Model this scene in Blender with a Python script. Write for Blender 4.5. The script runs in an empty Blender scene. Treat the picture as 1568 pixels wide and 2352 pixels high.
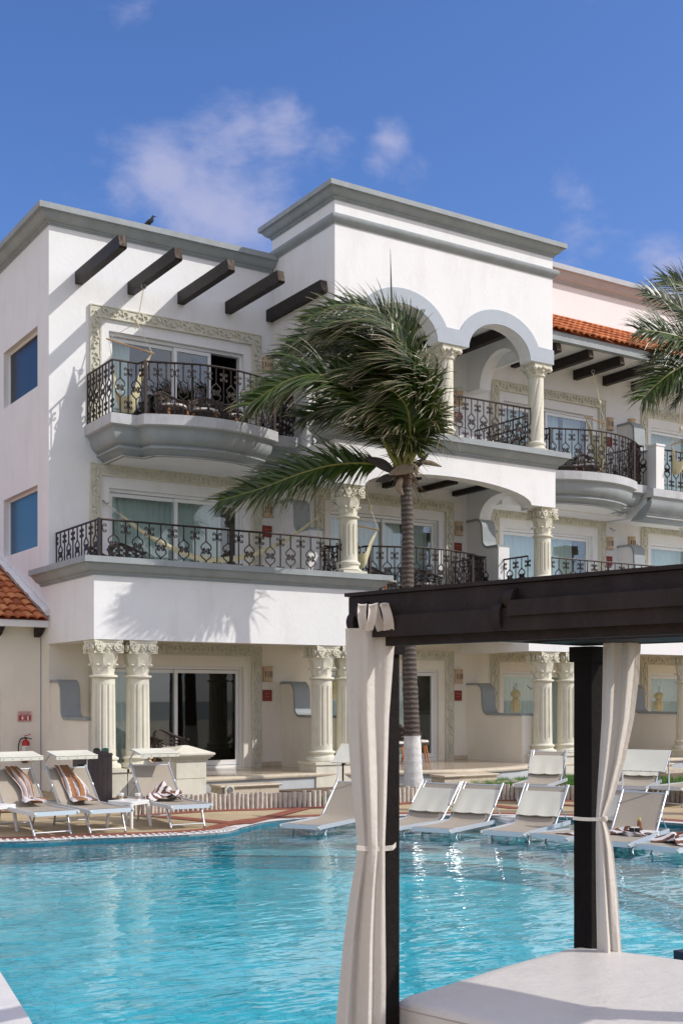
import bpy, bmesh, math, random
from mathutils import Vector, Matrix, noise
S = bpy.context.scene
C = S.collection
PI = math.pi
rad = math.radians

# ------------------------------------------------------------------ camera, sky, sun
F = 2711.0            # focal length in the units of a 1568 x 2352 picture
HC = 1.9              # camera height over the pool deck
VX, VY = 0.541, 0.841 # view direction in the ground plane (x runs along the facade, y into the building)
cam_d = bpy.data.cameras.new('camera')
cam = bpy.data.objects.new('camera', cam_d)
C.objects.link(cam)
cam.location = (0, 0, HC)
cam.rotation_euler = (rad(90), 0, -math.atan2(VX, VY))
cam_d.sensor_fit = 'VERTICAL'
cam_d.sensor_height = 36
cam_d.lens = 36 * F / 2352
cam_d.shift_y = 424 / 2352
cam_d.clip_start = 0.05
cam_d.clip_end = 2000
S.camera = cam

SUN = Vector((1.1, -1.0, 1.17)).normalized()
elev = math.asin(SUN.z)
azim = math.atan2(SUN.x, SUN.y)
sd = bpy.data.lights.new('sun', 'SUN')
sd.energy = 2.7
sd.angle = rad(0.55)
sd.color = (1.0, 0.955, 0.89)
so = bpy.data.objects.new('sun', sd)
C.objects.link(so)
so.rotation_euler = (-SUN).to_track_quat('-Z', 'Y').to_euler()
so.location = (20, -20, 30)

def pixdir(px, py):
    a = (px - 784) / F; b = (1600 - py) / F
    return Vector((VX + VY * a, VY - VX * a, b)).normalized()

W = bpy.data.worlds.new('World')
S.world = W
W.use_nodes = True
nt = W.node_tree
for n in list(nt.nodes): nt.nodes.remove(n)
def N(t, kind, **kw):
    n = t.nodes.new(kind)
    for k, v in kw.items():
        if k == 'inp':
            for kk, vv in v.items(): n.inputs[kk].default_value = vv
        else: setattr(n, k, v)
    return n
sky = N(nt, 'ShaderNodeTexSky', sky_type='NISHITA', sun_disc=False, sun_elevation=elev, sun_rotation=azim,
        altitude=0, air_density=1.0, dust_density=1.5, ozone_density=2.2)
tc = N(nt, 'ShaderNodeTexCoord')
hs = N(nt, 'ShaderNodeHueSaturation', inp={'Saturation': 1.12, 'Value': 1.0})
nt.links.new(sky.outputs[0], hs.inputs['Color'])
tint = N(nt, 'ShaderNodeMix', data_type='RGBA', blend_type='MULTIPLY', inp={0: 1.0, 7: (.60, .70, .965, 1)})
nt.links.new(hs.outputs[0], tint.inputs[6])
# clouds: noise shaped by a few soft patches of the sky dome
mp = N(nt, 'ShaderNodeMapping', inp={'Location': (7, 7, 7), 'Scale': (1, 1, 1.6)})
nt.links.new(tc.outputs['Generated'], mp.inputs[0])
nz = N(nt, 'ShaderNodeTexNoise', inp={'Scale': 8.5, 'Detail': 12.0, 'Roughness': 0.60, 'Distortion': 0.25})
nt.links.new(mp.outputs[0], nz.inputs['Vector'])
acc = None
def m2(op, a, b=None, c=None, clamp=False):
    n = N(nt, 'ShaderNodeMath', operation=op, use_clamp=clamp)
    for i, v in enumerate((a, b, c)):
        if v is None: continue
        if isinstance(v, (int, float)): n.inputs[i].default_value = v
        else: nt.links.new(v, n.inputs[i])
    return n.outputs[0]
for (px, py, rr, amp) in [(380, 400, .066, 1.0), (500, 330, .058, .95), (560, 300, .045, .9), (630, 285, .04, .95), (330, 440, .045, .8),
                          (490, 470, .075, 1.05), (430, 520, .04, .9), (900, 325, .026, .85), (870, 380, .026, .7), (1560, 600, .05, .8), (1510, 650, .04, .5),
                          (290, 40, .04, .6), (230, 60, .05, .5), (200, 365, .06, .5), (110, 340, .05, .45), (760, 390, .05, .42), (960, 440, .06, .42), (1350, 450, .05, .30),
                          (1020, 40, .07, .4), (1290, 410, .03, .4), (590, 430, .06, .7)]:
    d = pixdir(px, py)
    vm = N(nt, 'ShaderNodeVectorMath', operation='DISTANCE')
    vm.inputs[1].default_value = d
    nt.links.new(tc.outputs['Generated'], vm.inputs[0])
    mr = N(nt, 'ShaderNodeMapRange', interpolation_type='SMOOTHSTEP', inp={1: 0.0, 2: rr * 1.25, 3: amp, 4: 0.0})
    nt.links.new(vm.outputs['Value'], mr.inputs[0])
    acc = mr.outputs[0] if acc is None else m2('MAXIMUM', acc, mr.outputs[0])
msk = m2('ADD', m2('MULTIPLY', acc, 0.5), m2('MULTIPLY', m2('SUBTRACT', nz.outputs[0], 0.5), 1.5))
mr = N(nt, 'ShaderNodeMapRange', interpolation_type='SMOOTHSTEP', inp={1: 0.15, 2: 0.66, 3: 0.0, 4: 0.80})
nt.links.new(msk, mr.inputs[0])
mx = N(nt, 'ShaderNodeMix', data_type='RGBA', inp={7: (2.7, 2.8, 4.0, 1)})
nt.links.new(mr.outputs[0], mx.inputs[0]); nt.links.new(tint.outputs[2], mx.inputs[6])
# added, unseen bright cloud bank behind and beside the viewpoint, filling the shaded walls
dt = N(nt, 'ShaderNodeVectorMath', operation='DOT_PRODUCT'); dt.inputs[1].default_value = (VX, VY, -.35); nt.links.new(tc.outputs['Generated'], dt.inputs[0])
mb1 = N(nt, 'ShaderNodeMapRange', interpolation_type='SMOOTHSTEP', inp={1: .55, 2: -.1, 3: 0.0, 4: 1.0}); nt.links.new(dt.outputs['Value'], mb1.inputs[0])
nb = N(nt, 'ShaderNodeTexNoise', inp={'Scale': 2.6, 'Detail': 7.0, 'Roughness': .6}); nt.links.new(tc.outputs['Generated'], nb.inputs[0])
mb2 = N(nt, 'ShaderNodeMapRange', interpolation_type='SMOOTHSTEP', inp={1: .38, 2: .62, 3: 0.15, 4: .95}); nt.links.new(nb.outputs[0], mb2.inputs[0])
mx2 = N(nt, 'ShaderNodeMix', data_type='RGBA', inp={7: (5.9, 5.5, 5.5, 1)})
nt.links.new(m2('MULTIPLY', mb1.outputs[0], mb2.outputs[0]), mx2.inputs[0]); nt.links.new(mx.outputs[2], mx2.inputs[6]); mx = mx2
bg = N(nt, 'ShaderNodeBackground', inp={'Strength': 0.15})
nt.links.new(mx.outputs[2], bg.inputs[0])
wo = N(nt, 'ShaderNodeOutputWorld')
nt.links.new(bg.outputs[0], wo.inputs[0])

S.view_settings.view_transform = 'Standard'
S.view_settings.look = 'None'
S.view_settings.exposure = 0.28
S.view_settings.gamma = 1.0
S.render.engine = 'CYCLES'
S.cycles.max_bounces = 12
S.cycles.diffuse_bounces = 8
S.cycles.transparent_max_bounces = 16
S.cycles.caustics_reflective = False
S.cycles.caustics_refractive = False

# ------------------------------------------------------------------ placement helpers (all give real places on the ground plan)
def RT(r, t, z=0.0):
    return Vector((VX * t + VY * r, VY * t - VX * r, z))
def PZ(px, py, z):
    t = (HC - z) * F / (py - 1600)
    return RT((px - 784) / F * t, t, z)
def Q(px, py, t):
    return RT((px - 784) / F * t, t, HC + (1600 - py) / F * t)

# ------------------------------------------------------------------ materials
def mat(name, col, rough=0.6, metal=0.0, spec=0.5, var=0.0, vscale=3.0, bump=0.0, bscale=30.0, dirt=None, dscale=1.2, damt=0.0, coat=0.0, sheen=0.0, trans=0.0):
    m = bpy.data.materials.new(name); m.use_nodes = True
    t = m.node_tree; b = t.nodes['Principled BSDF']
    b.inputs['Base Color'].default_value = (*col, 1); b.inputs['Roughness'].default_value = rough
    b.inputs['Metallic'].default_value = metal; b.inputs['Specular IOR Level'].default_value = spec
    if coat: b.inputs['Coat Weight'].default_value = coat
    tcn = N(t, 'ShaderNodeTexCoord')
    src = None
    if var > 0:
        n = N(t, 'ShaderNodeTexNoise', inp={'Scale': vscale, 'Detail': 6.0, 'Roughness': 0.6}); t.links.new(tcn.outputs['Object'], n.inputs['Vector'])
        mrn = N(t, 'ShaderNodeMapRange', inp={1: 0.3, 2: 0.7, 3: 1 - var, 4: 1 + var * 0.5}); t.links.new(n.outputs[0], mrn.inputs[0])
        vm = N(t, 'ShaderNodeVectorMath', operation='SCALE'); vm.inputs[0].default_value = col; t.links.new(mrn.outputs[0], vm.inputs['Scale'])
        src = vm.outputs[0]
    if damt > 0:
        n = N(t, 'ShaderNodeTexNoise', inp={'Scale': dscale, 'Detail': 8.0, 'Roughness': 0.7}); 
        mpn = N(t, 'ShaderNodeMapping', inp={'Scale': (1.6, 1.6, 0.45)}); t.links.new(tcn.outputs['Object'], mpn.inputs[0]); t.links.new(mpn.outputs[0], n.inputs['Vector'])
        mrn = N(t, 'ShaderNodeMapRange', inp={1: 0.5, 2: 0.78, 3: 0.0, 4: damt}); t.links.new(n.outputs[0], mrn.inputs[0])
        mxn = N(t, 'ShaderNodeMix', data_type='RGBA', inp={6: (*col, 1), 7: (*dirt, 1)}); t.links.new(mrn.outputs[0], mxn.inputs[0])
        if src: t.links.new(src, mxn.inputs[6])
        src = mxn.outputs[2]
    if src: t.links.new(src, b.inputs['Base Color'])
    if bump > 0:
        n = N(t, 'ShaderNodeTexNoise', inp={'Scale': bscale, 'Detail': 5.0, 'Roughness': 0.65}); t.links.new(tcn.outputs['Object'], n.inputs['Vector'])
        bn = N(t, 'ShaderNodeBump', inp={'Strength': bump, 'Distance': 0.02}); t.links.new(n.outputs[0], bn.inputs['Height']); t.links.new(bn.outputs[0], b.inputs['Normal'])
    return m
M = {}
M['white'] = mat('white_stucco', (.815, .815, .81), .85, var=.035, vscale=1.5, bump=.25, bscale=14, dirt=(.56, .54, .50), dscale=1.3, damt=.38)
M['cream_wall'] = mat('cream_stucco', (.83, .79, .70), .85, var=.04, vscale=1.5, bump=.25, bscale=14, dirt=(.52, .46, .38), dscale=1.0, damt=.25)
M['pink_wall'] = mat('blush_stucco', (.82, .795, .78), .85, var=.03, vscale=1.5, bump=.2, bscale=14, dirt=(.68, .64, .61), dscale=.8, damt=.25)
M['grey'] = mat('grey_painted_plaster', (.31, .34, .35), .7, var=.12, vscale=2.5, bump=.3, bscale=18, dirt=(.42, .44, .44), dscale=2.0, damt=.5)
M['grey_light'] = mat('pale_grey_plaster', (.46, .48, .51), .8, var=.05, vscale=2.5, bump=.25, bscale=18, dirt=(.3, .3, .29), dscale=1.6, damt=.3)
M['lip'] = mat('weathered_grey_slab', (.50, .51, .52), .8, var=.12, vscale=4, bump=.3, bscale=22, dirt=(.25, .25, .24), dscale=2.4, damt=.5)
M['band_blue'] = mat('blue_grey_band_paint', (.42, .46, .51), .8, var=.04, vscale=3, bump=.2, bscale=20)
M['column'] = mat('cream_cast_stone', (.72, .69, .57), .8, var=.07, vscale=5, bump=.35, bscale=26, dirt=(.42, .38, .28), dscale=3.0, damt=.4)
M['surround'] = mat('carved_stone_cream', (.68, .66, .55), .85, var=.10, vscale=7, bump=.9, bscale=24, dirt=(.46, .43, .34), dscale=3.5, damt=.45)
M['iron'] = mat('wrought_iron_brown', (.022, .012, .010), .5, metal=.0, var=.3, vscale=9, spec=.4, dirt=(.085, .032, .022), dscale=3, damt=.6)
M['beam'] = mat('dark_stained_timber', (.018, .013, .011), .55, spec=.3, var=.35, vscale=8, bump=.6, bscale=18, dirt=(.05, .032, .022), dscale=4, damt=.45)
M['beam_end'] = mat('weathered_beam_end', (.06, .038, .026), .8, var=.4, vscale=12, bump=.8, bscale=20, dirt=(.5, .42, .32), dscale=8, damt=.6)
M['upvc'] = mat('white_door_frame', (.80, .81, .81), .35)
M['curtain_in'] = mat('sheer_room_curtain', (.62, .68, .67), .9, var=.05, vscale=2)
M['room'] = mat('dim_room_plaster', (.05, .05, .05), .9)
M['roomfloor'] = mat('room_floor_tile', (.10, .09, .08), .5)
M['terra'] = mat('terracotta_lamp_clay', (.58, .43, .29), .85, var=.1, vscale=9, bump=.3)
M['plate'] = mat('rust_red_number_plate', (.24, .035, .02), .45, var=.1)
M['platetxt'] = mat('faded_plate_lettering', (.45, .16, .11), .5)
M['black'] = mat('black_void', (.01, .01, .01), .8)
M['rope'] = mat('natural_cotton_rope', (.66, .60, .43), .9, var=.1, vscale=20, bump=.6, bscale=60)
M['cloth'] = mat('hammock_cotton', (.70, .65, .42), .9, var=.1, vscale=14, bump=.6, bscale=60)
M['stick'] = mat('varnished_spreader_stick', (.52, .33, .16), .45, var=.2, vscale=14)
M['steel'] = mat('galvanised_steel', (.35, .35, .35), .35, metal=.9)
M['alu'] = mat('brushed_aluminium', (.62, .64, .66), .32, metal=.75)
M['alupaint'] = mat('pale_painted_aluminium', (.62, .66, .70), .35, metal=.35)
M['ivory'] = mat('ivory_plastic', (.70, .67, .55), .4)
M['sling'] = mat('beige_mesh_sling', (.43, .375, .30), .8, var=.08, vscale=40, bump=.6, bscale=240)
M['canopy'] = mat('cream_canopy_canvas', (.67, .655, .55), .75, var=.04, vscale=6)
M['whiteplastic'] = mat('white_moulded_plastic', (.78, .78, .76), .4)
M['brown_towel'] = mat('tan_brown_terry', (.36, .165, .07), .95, var=.12, vscale=30, bump=.8, bscale=120)
M['dark_towel'] = mat('chocolate_terry', (.16, .065, .035), .95, var=.12, vscale=30, bump=.8, bscale=120)
M['white_towel'] = mat('white_terry', (.78, .74, .74), .95, var=.05, vscale=30, bump=.8, bscale=120)
M['wicker'] = mat('dark_woven_wicker', (.06, .045, .035), .6, var=.4, vscale=60, bump=.9, bscale=90)
M['teak'] = mat('orange_teak', (.45, .17, .05), .5, var=.2, vscale=12)
M['cushion'] = mat('off_white_cushion', (.65, .60, .55), .9)
M['postwood'] = mat('black_stained_post', (.012, .009, .008), .8, spec=.12, var=.3, vscale=5, bump=.7, bscale=16, dirt=(.035, .028, .028), dscale=3, damt=.4)
M['darkwood'] = mat('cabana_stained_wood', (.026, .019, .018), .65, spec=.25, var=.3, vscale=5, bump=.7, bscale=16, dirt=(.06, .046, .046), dscale=3, damt=.5)
M['canvas'] = mat('cabana_canvas', (.80, .745, .67), .85, var=.03, vscale=5, bump=.45, bscale=22)
b_ = M['canvas'].node_tree; tr_ = N(b_, 'ShaderNodeBsdfTranslucent'); tr_.inputs[0].default_value = (.72, .66, .60, 1)
ms_ = N(b_, 'ShaderNodeMixShader', inp={0: .28}); b_.links.new(b_.nodes['Principled BSDF'].outputs[0], ms_.inputs[1]); b_.links.new(tr_.outputs[0], ms_.inputs[2]); b_.links.new(ms_.outputs[0], b_.nodes['Material Output'].inputs[0])
M['vinyl'] = mat('cream_vinyl_mattress', (.68, .64, .585), .36, var=.04, vscale=2.5, bump=.6, bscale=5)
M['piping'] = mat('mattress_seam', (.45, .40, .35), .7)
M['stone'] = mat('honed_limestone', (.60, .52, .40), .7, var=.15, vscale=9, bump=.5, bscale=40, dirt=(.38, .31, .22), dscale=5, damt=.5)
M['plinth'] = mat('pale_grey_plinth_paint', (.50, .53, .54), .85, var=.06, vscale=3, bump=.3, bscale=20, dirt=(.36, .36, .33), dscale=2, damt=.4)
M['logs'] = mat('weathered_palisade_logs', (.60, .555, .48), .9, var=.25, vscale=14, bump=.6, bscale=30, dirt=(.26, .20, .15), dscale=6, damt=.5)
M['binwood'] = mat('brown_recycled_plank', (.062, .048, .046), .6, var=.2, vscale=20, bump=.3)
M['red'] = mat('extinguisher_red', (.42, .012, .012), .3)
M['signred'] = mat('sign_red', (.40, .02, .025), .5)
M['signwhite'] = mat('sign_white', (.78, .74, .72), .5)
M['blackrub'] = mat('black_rubber', (.015, .015, .015), .5)
M['green'] = mat('bin_green_panel', (.01, .12, .07), .5)
M['bird'] = mat('black_plumage', (.01, .01, .014), .5)
M['bottle'] = mat('brown_lotion_bottle', (.22, .09, .035), .3)
M['yellow'] = mat('yellow_cap', (.6, .52, .12), .4)
M['cup'] = mat('white_paper_cup', (.75, .73, .70), .5)
M['sleeve'] = mat('brown_cup_sleeve', (.35, .25, .18), .8)
M['coconut'] = mat('green_coconut', (.22, .26, .05), .5, var=.25, vscale=8)
M['drybract'] = mat('dry_palm_bract', (.30, .22, .15), .85, var=.35, vscale=9, bump=.5)
M['darkbract'] = mat('dark_palm_bract', (.055, .04, .032), .8, var=.35, vscale=9, bump=.5)
M['rachis'] = mat('yellow_green_rachis', (.23, .22, .045), .5, var=.2, vscale=5)
M['fibre'] = mat('brown_palm_fibre', (.12, .075, .045), .95, var=.4, vscale=14, bump=.8)

def leafmat(name, col, tip):
    m = bpy.data.materials.new(name); m.use_nodes = True
    t = m.node_tree; b = t.nodes['Principled BSDF']
    geo = N(t, 'ShaderNodeNewGeometry')
    mr_ = N(t, 'ShaderNodeMapRange', inp={1: 0, 2: 1, 3: .45, 4: 1.5}); t.links.new(geo.outputs['Random Per Island'], mr_.inputs[0])
    vm = N(t, 'ShaderNodeVectorMath', operation='SCALE'); vm.inputs[0].default_value = col; t.links.new(mr_.outputs[0], vm.inputs['Scale'])
    at = N(t, 'ShaderNodeAttribute', attribute_name='tip')
    mxn = N(t, 'ShaderNodeMix', data_type='RGBA', inp={7: (*tip, 1)}); t.links.new(at.outputs['Fac'], mxn.inputs[0]); t.links.new(vm.outputs[0], mxn.inputs[6])
    t.links.new(mxn.outputs[2], b.inputs['Base Color'])
    b.inputs['Roughness'].default_value = .38
    tr = N(t, 'ShaderNodeBsdfTranslucent'); t.links.new(mxn.outputs[2], tr.inputs[0])
    ms = N(t, 'ShaderNodeMixShader', inp={0: .16}); t.links.new(b.outputs[0], ms.inputs[1]); t.links.new(tr.outputs[0], ms.inputs[2])
    t.links.new(ms.outputs[0], t.nodes['Material Output'].inputs[0])
    return m
M['leaf'] = leafmat('palm_leaf', (.046, .078, .010), (.42, .34, .22))

def schlick(t, f0, normal=None):   # reflectance that is the same from both sides of a thin sheet
    g = N(t, 'ShaderNodeNewGeometry')
    d = N(t, 'ShaderNodeVectorMath', operation='DOT_PRODUCT'); t.links.new(g.outputs['Incoming'], d.inputs[0]); t.links.new(normal if normal else g.outputs['Normal'], d.inputs[1])
    a = N(t, 'ShaderNodeMath', operation='ABSOLUTE'); t.links.new(d.outputs['Value'], a.inputs[0])
    b = N(t, 'ShaderNodeMath', operation='SUBTRACT', use_clamp=True); b.inputs[0].default_value = 1.0; t.links.new(a.outputs[0], b.inputs[1])
    c = N(t, 'ShaderNodeMath', operation='POWER'); c.inputs[1].default_value = 5.0; t.links.new(b.outputs[0], c.inputs[0])
    e = N(t, 'ShaderNodeMath', operation='MULTIPLY_ADD', use_clamp=True); e.inputs[1].default_value = 1 - f0; e.inputs[2].default_value = f0; t.links.new(c.outputs[0], e.inputs[0])
    return e.outputs[0]
def glassmat(name, tintc, gl, fr):
    m = bpy.data.materials.new(name); m.use_nodes = True
    t = m.node_tree; t.nodes.remove(t.nodes['Principled BSDF'])
    a = N(t, 'ShaderNodeBsdfTransparent'); a.inputs[0].default_value = (*tintc, 1)
    g = N(t, 'ShaderNodeBsdfGlossy', inp={'Roughness': .01}); g.inputs[0].default_value = (.9, .95, 1, 1)
    ms = N(t, 'ShaderNodeMixShader'); t.links.new(schlick(t, gl), ms.inputs[0]); t.links.new(a.outputs[0], ms.inputs[1]); t.links.new(g.outputs[0], ms.inputs[2])
    t.links.new(ms.outputs[0], t.nodes['Material Output'].inputs[0])
    return m
M['glass'] = glassmat('door_glass', (.90, .95, .94), .08, 1.5)
M['glass_dark'] = glassmat('shaded_door_glass', (.5, .55, .55), .045, 1.42)

def bluewin(name, col):
    m = mat(name, col, .25, spec=.22); return m
M['win_blue'] = bluewin('blue_window_painted_reflection', (.006, .080, .17))  # blue glass with its bright reflection put into the base colour
M['win_navy'] = bluewin('dark_navy_window', (.002, .010, .026))

# roof tiles: colour varies per tile (the tile shapes are modelled)
def tilemat():
    m = bpy.data.materials.new('clay_roof_tile'); m.use_nodes = True
    t = m.node_tree; b = t.nodes['Principled BSDF']
    geo = N(t, 'ShaderNodeNewGeometry')
    cr = N(t, 'ShaderNodeValToRGB'); t.links.new(geo.outputs['Random Per Island'], cr.inputs[0])
    cr.color_ramp.elements[0].color = (.38, .09, .03, 1); cr.color_ramp.elements[1].color = (.74, .30, .11, 1)
    e = cr.color_ramp.elements.new(.5); e.color = (.60, .19, .065, 1)
    tcn = N(t, 'ShaderNodeTexCoord'); n = N(t, 'ShaderNodeTexNoise', inp={'Scale': 9.0, 'Detail': 6.0}); t.links.new(tcn.outputs['Object'], n.inputs[0])
    mr_ = N(t, 'ShaderNodeMapRange', inp={1: .35, 2: .7, 3: .7, 4: 1.15}); t.links.new(n.outputs[0], mr_.inputs[0])
    vm = N(t, 'ShaderNodeVectorMath', operation='SCALE'); t.links.new(cr.outputs[0], vm.inputs[0]); t.links.new(mr_.outputs[0], vm.inputs['Scale'])
    t.links.new(vm.outputs[0], b.inputs['Base Color']); b.inputs['Roughness'].default_value = .85
    return m
M['tile'] = tilemat()

def trunkmat():
    m = bpy.data.materials.new('ringed_palm_bark'); m.use_nodes = True
    t = m.node_tree; b = t.nodes['Principled BSDF']
    tcn = N(t, 'ShaderNodeTexCoord')
    w = N(t, 'ShaderNodeTexWave', wave_type='BANDS', bands_direction='Z', inp={'Scale': 3.4, 'Distortion': 2.2, 'Detail': 5.0, 'Detail Scale': 3.0}); t.links.new(tcn.outputs['Object'], w.inputs[0])
    n = N(t, 'ShaderNodeTexNoise', inp={'Scale': 8.0, 'Detail': 8.0, 'Roughness': .7}); t.links.new(tcn.outputs['Object'], n.inputs[0])
    ad = N(t, 'ShaderNodeMath', operation='MULTIPLY'); t.links.new(w.outputs[0], ad.inputs[0]); t.links.new(n.outputs[0], ad.inputs[1])
    cr = N(t, 'ShaderNodeValToRGB'); t.links.new(ad.outputs[0], cr.inputs[0])
    cr.color_ramp.elements[0].color = (.060, .046, .038, 1); cr.color_ramp.elements[0].position = .1
    cr.color_ramp.elements[1].color = (.145, .115, .095, 1); cr.color_ramp.elements[1].position = .5
    t.links.new(cr.outputs[0], b.inputs['Base Color']); b.inputs['Roughness'].default_value = .9
    bn = N(t, 'ShaderNodeBump', inp={'Strength': .8, 'Distance': .03}); t.links.new(ad.outputs[0], bn.inputs['Height']); t.links.new(bn.outputs[0], b.inputs['Normal'])
    return m
M['trunk'] = trunkmat()
M['limewash'] = mat('white_limewash_trunk', (.72, .71, .68), .9, var=.12, vscale=6, bump=.9, bscale=12, dirt=(.35, .3, .25), dscale=4, damt=.5)

def deckmat():
    m = bpy.data.materials.new('exposed_aggregate_deck'); m.use_nodes = True
    t = m.node_tree; b = t.nodes['Principled BSDF']
    tcn = N(t, 'ShaderNodeTexCoord')
    n1 = N(t, 'ShaderNodeTexNoise', inp={'Scale': 60.0, 'Detail': 4.0, 'Roughness': .8}); t.links.new(tcn.outputs['Object'], n1.inputs[0])
    n2 = N(t, 'ShaderNodeTexNoise', inp={'Scale': .9, 'Detail': 7.0, 'Roughness': .65}); t.links.new(tcn.outputs['Object'], n2.inputs[0])
    cr = N(t, 'ShaderNodeValToRGB'); t.links.new(n1.outputs[0], cr.inputs[0])
    cr.color_ramp.elements[0].color = (.30, .22, .125, 1); cr.color_ramp.elements[0].position = .35
    cr.color_ramp.elements[1].color = (.68, .54, .33, 1); cr.color_ramp.elements[1].position = .62
    mr_ = N(t, 'ShaderNodeMapRange', inp={1: .35, 2: .68, 3: .74, 4: 1.1}); t.links.new(n2.outputs[0], mr_.inputs[0])
    vm = N(t, 'ShaderNodeVectorMath', operation='SCALE'); t.links.new(cr.outputs[0], vm.inputs[0]); t.links.new(mr_.outputs[0], vm.inputs['Scale'])
    t.links.new(vm.outputs[0], b.inputs['Base Color']); b.inputs['Roughness'].default_value = .75
    return m
M['deck'] = deckmat()
M['redband'] = mat('red_stained_concrete', (.27, .075, .045), .7, var=.2, vscale=6, bump=.3, dirt=(.40, .25, .17), dscale=4, damt=.5)
M['coping'] = mat('white_coping', (.70, .67, .64), .6, var=.08, vscale=8, bump=.3)
M['soil'] = mat('planting_bed_soil', (.17, .12, .075), .95, var=.3, vscale=12, bump=.6)
M['grass'] = mat('lawn_grass', (.10, .24, .03), .7, var=.4, vscale=18)
M['sea'] = mat('far_ground', (.25, .24, .20), .9, var=.2, vscale=.2)

def poolmat(name, c1, c2, scale):
    m = bpy.data.materials.new(name); m.use_nodes = True
    t = m.node_tree; b = t.nodes['Principled BSDF']
    tcn = N(t, 'ShaderNodeTexCoord')
    # small square mosaic: ripples above bend its lines, so the lines wander a little
    dn = N(t, 'ShaderNodeTexNoise', inp={'Scale': 3.4, 'Detail': 2.0}); t.links.new(tcn.outputs['Object'], dn.inputs[0])
    dm = N(t, 'ShaderNodeVectorMath', operation='MULTIPLY_ADD'); dm.inputs[1].default_value = (.34, .34, 0); t.links.new(dn.outputs['Color'], dm.inputs[0]); t.links.new(tcn.outputs['Object'], dm.inputs[2])
    br = N(t, 'ShaderNodeTexBrick', offset=0.0, inp={'Scale': scale, 'Mortar Size': .02, 'Mortar Smooth': .3, 'Brick Width': .5, 'Row Height': .5, 'Color1': (*c1, 1), 'Color2': (*c2, 1), 'Mortar': (c1[0] * .5, c1[1] * .68, c1[2] * .72, 1)})
    t.links.new(dm.outputs[0], br.inputs['Vector'])
    n = N(t, 'ShaderNodeTexNoise', inp={'Scale': .8, 'Detail': 6.0}); t.links.new(tcn.outputs['Object'], n.inputs[0])
    mr_ = N(t, 'ShaderNodeMapRange', inp={1: .35, 2: .68, 3: .82, 4: 1.1}); t.links.new(n.outputs[0], mr_.inputs[0])
    vm = N(t, 'ShaderNodeVectorMath', operation='SCALE'); t.links.new(br.outputs[0], vm.inputs[0]); t.links.new(mr_.outputs[0], vm.inputs['Scale'])
    t.links.new(vm.outputs[0], b.inputs['Base Color']); b.inputs['Roughness'].default_value = .6
    return m
M['pool'] = poolmat('turquoise_mosaic', (.08, .78, .95), (.10, .82, .97), 3.0)
M['shelf'] = poolmat('pale_blue_mosaic', (.20, .66, .76), (.24, .70, .80), 3.0)
M['dark_wall'] = poolmat('teal_tile_dark_reflection', (.015, .16, .22), (.02, .20, .27), 6.0)  # dark reflection and shade along the pool edge put into the tile colour
M['navy'] = poolmat('navy_mosaic', (.008, .014, .035), (.013, .02, .05), 8.0)

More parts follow.
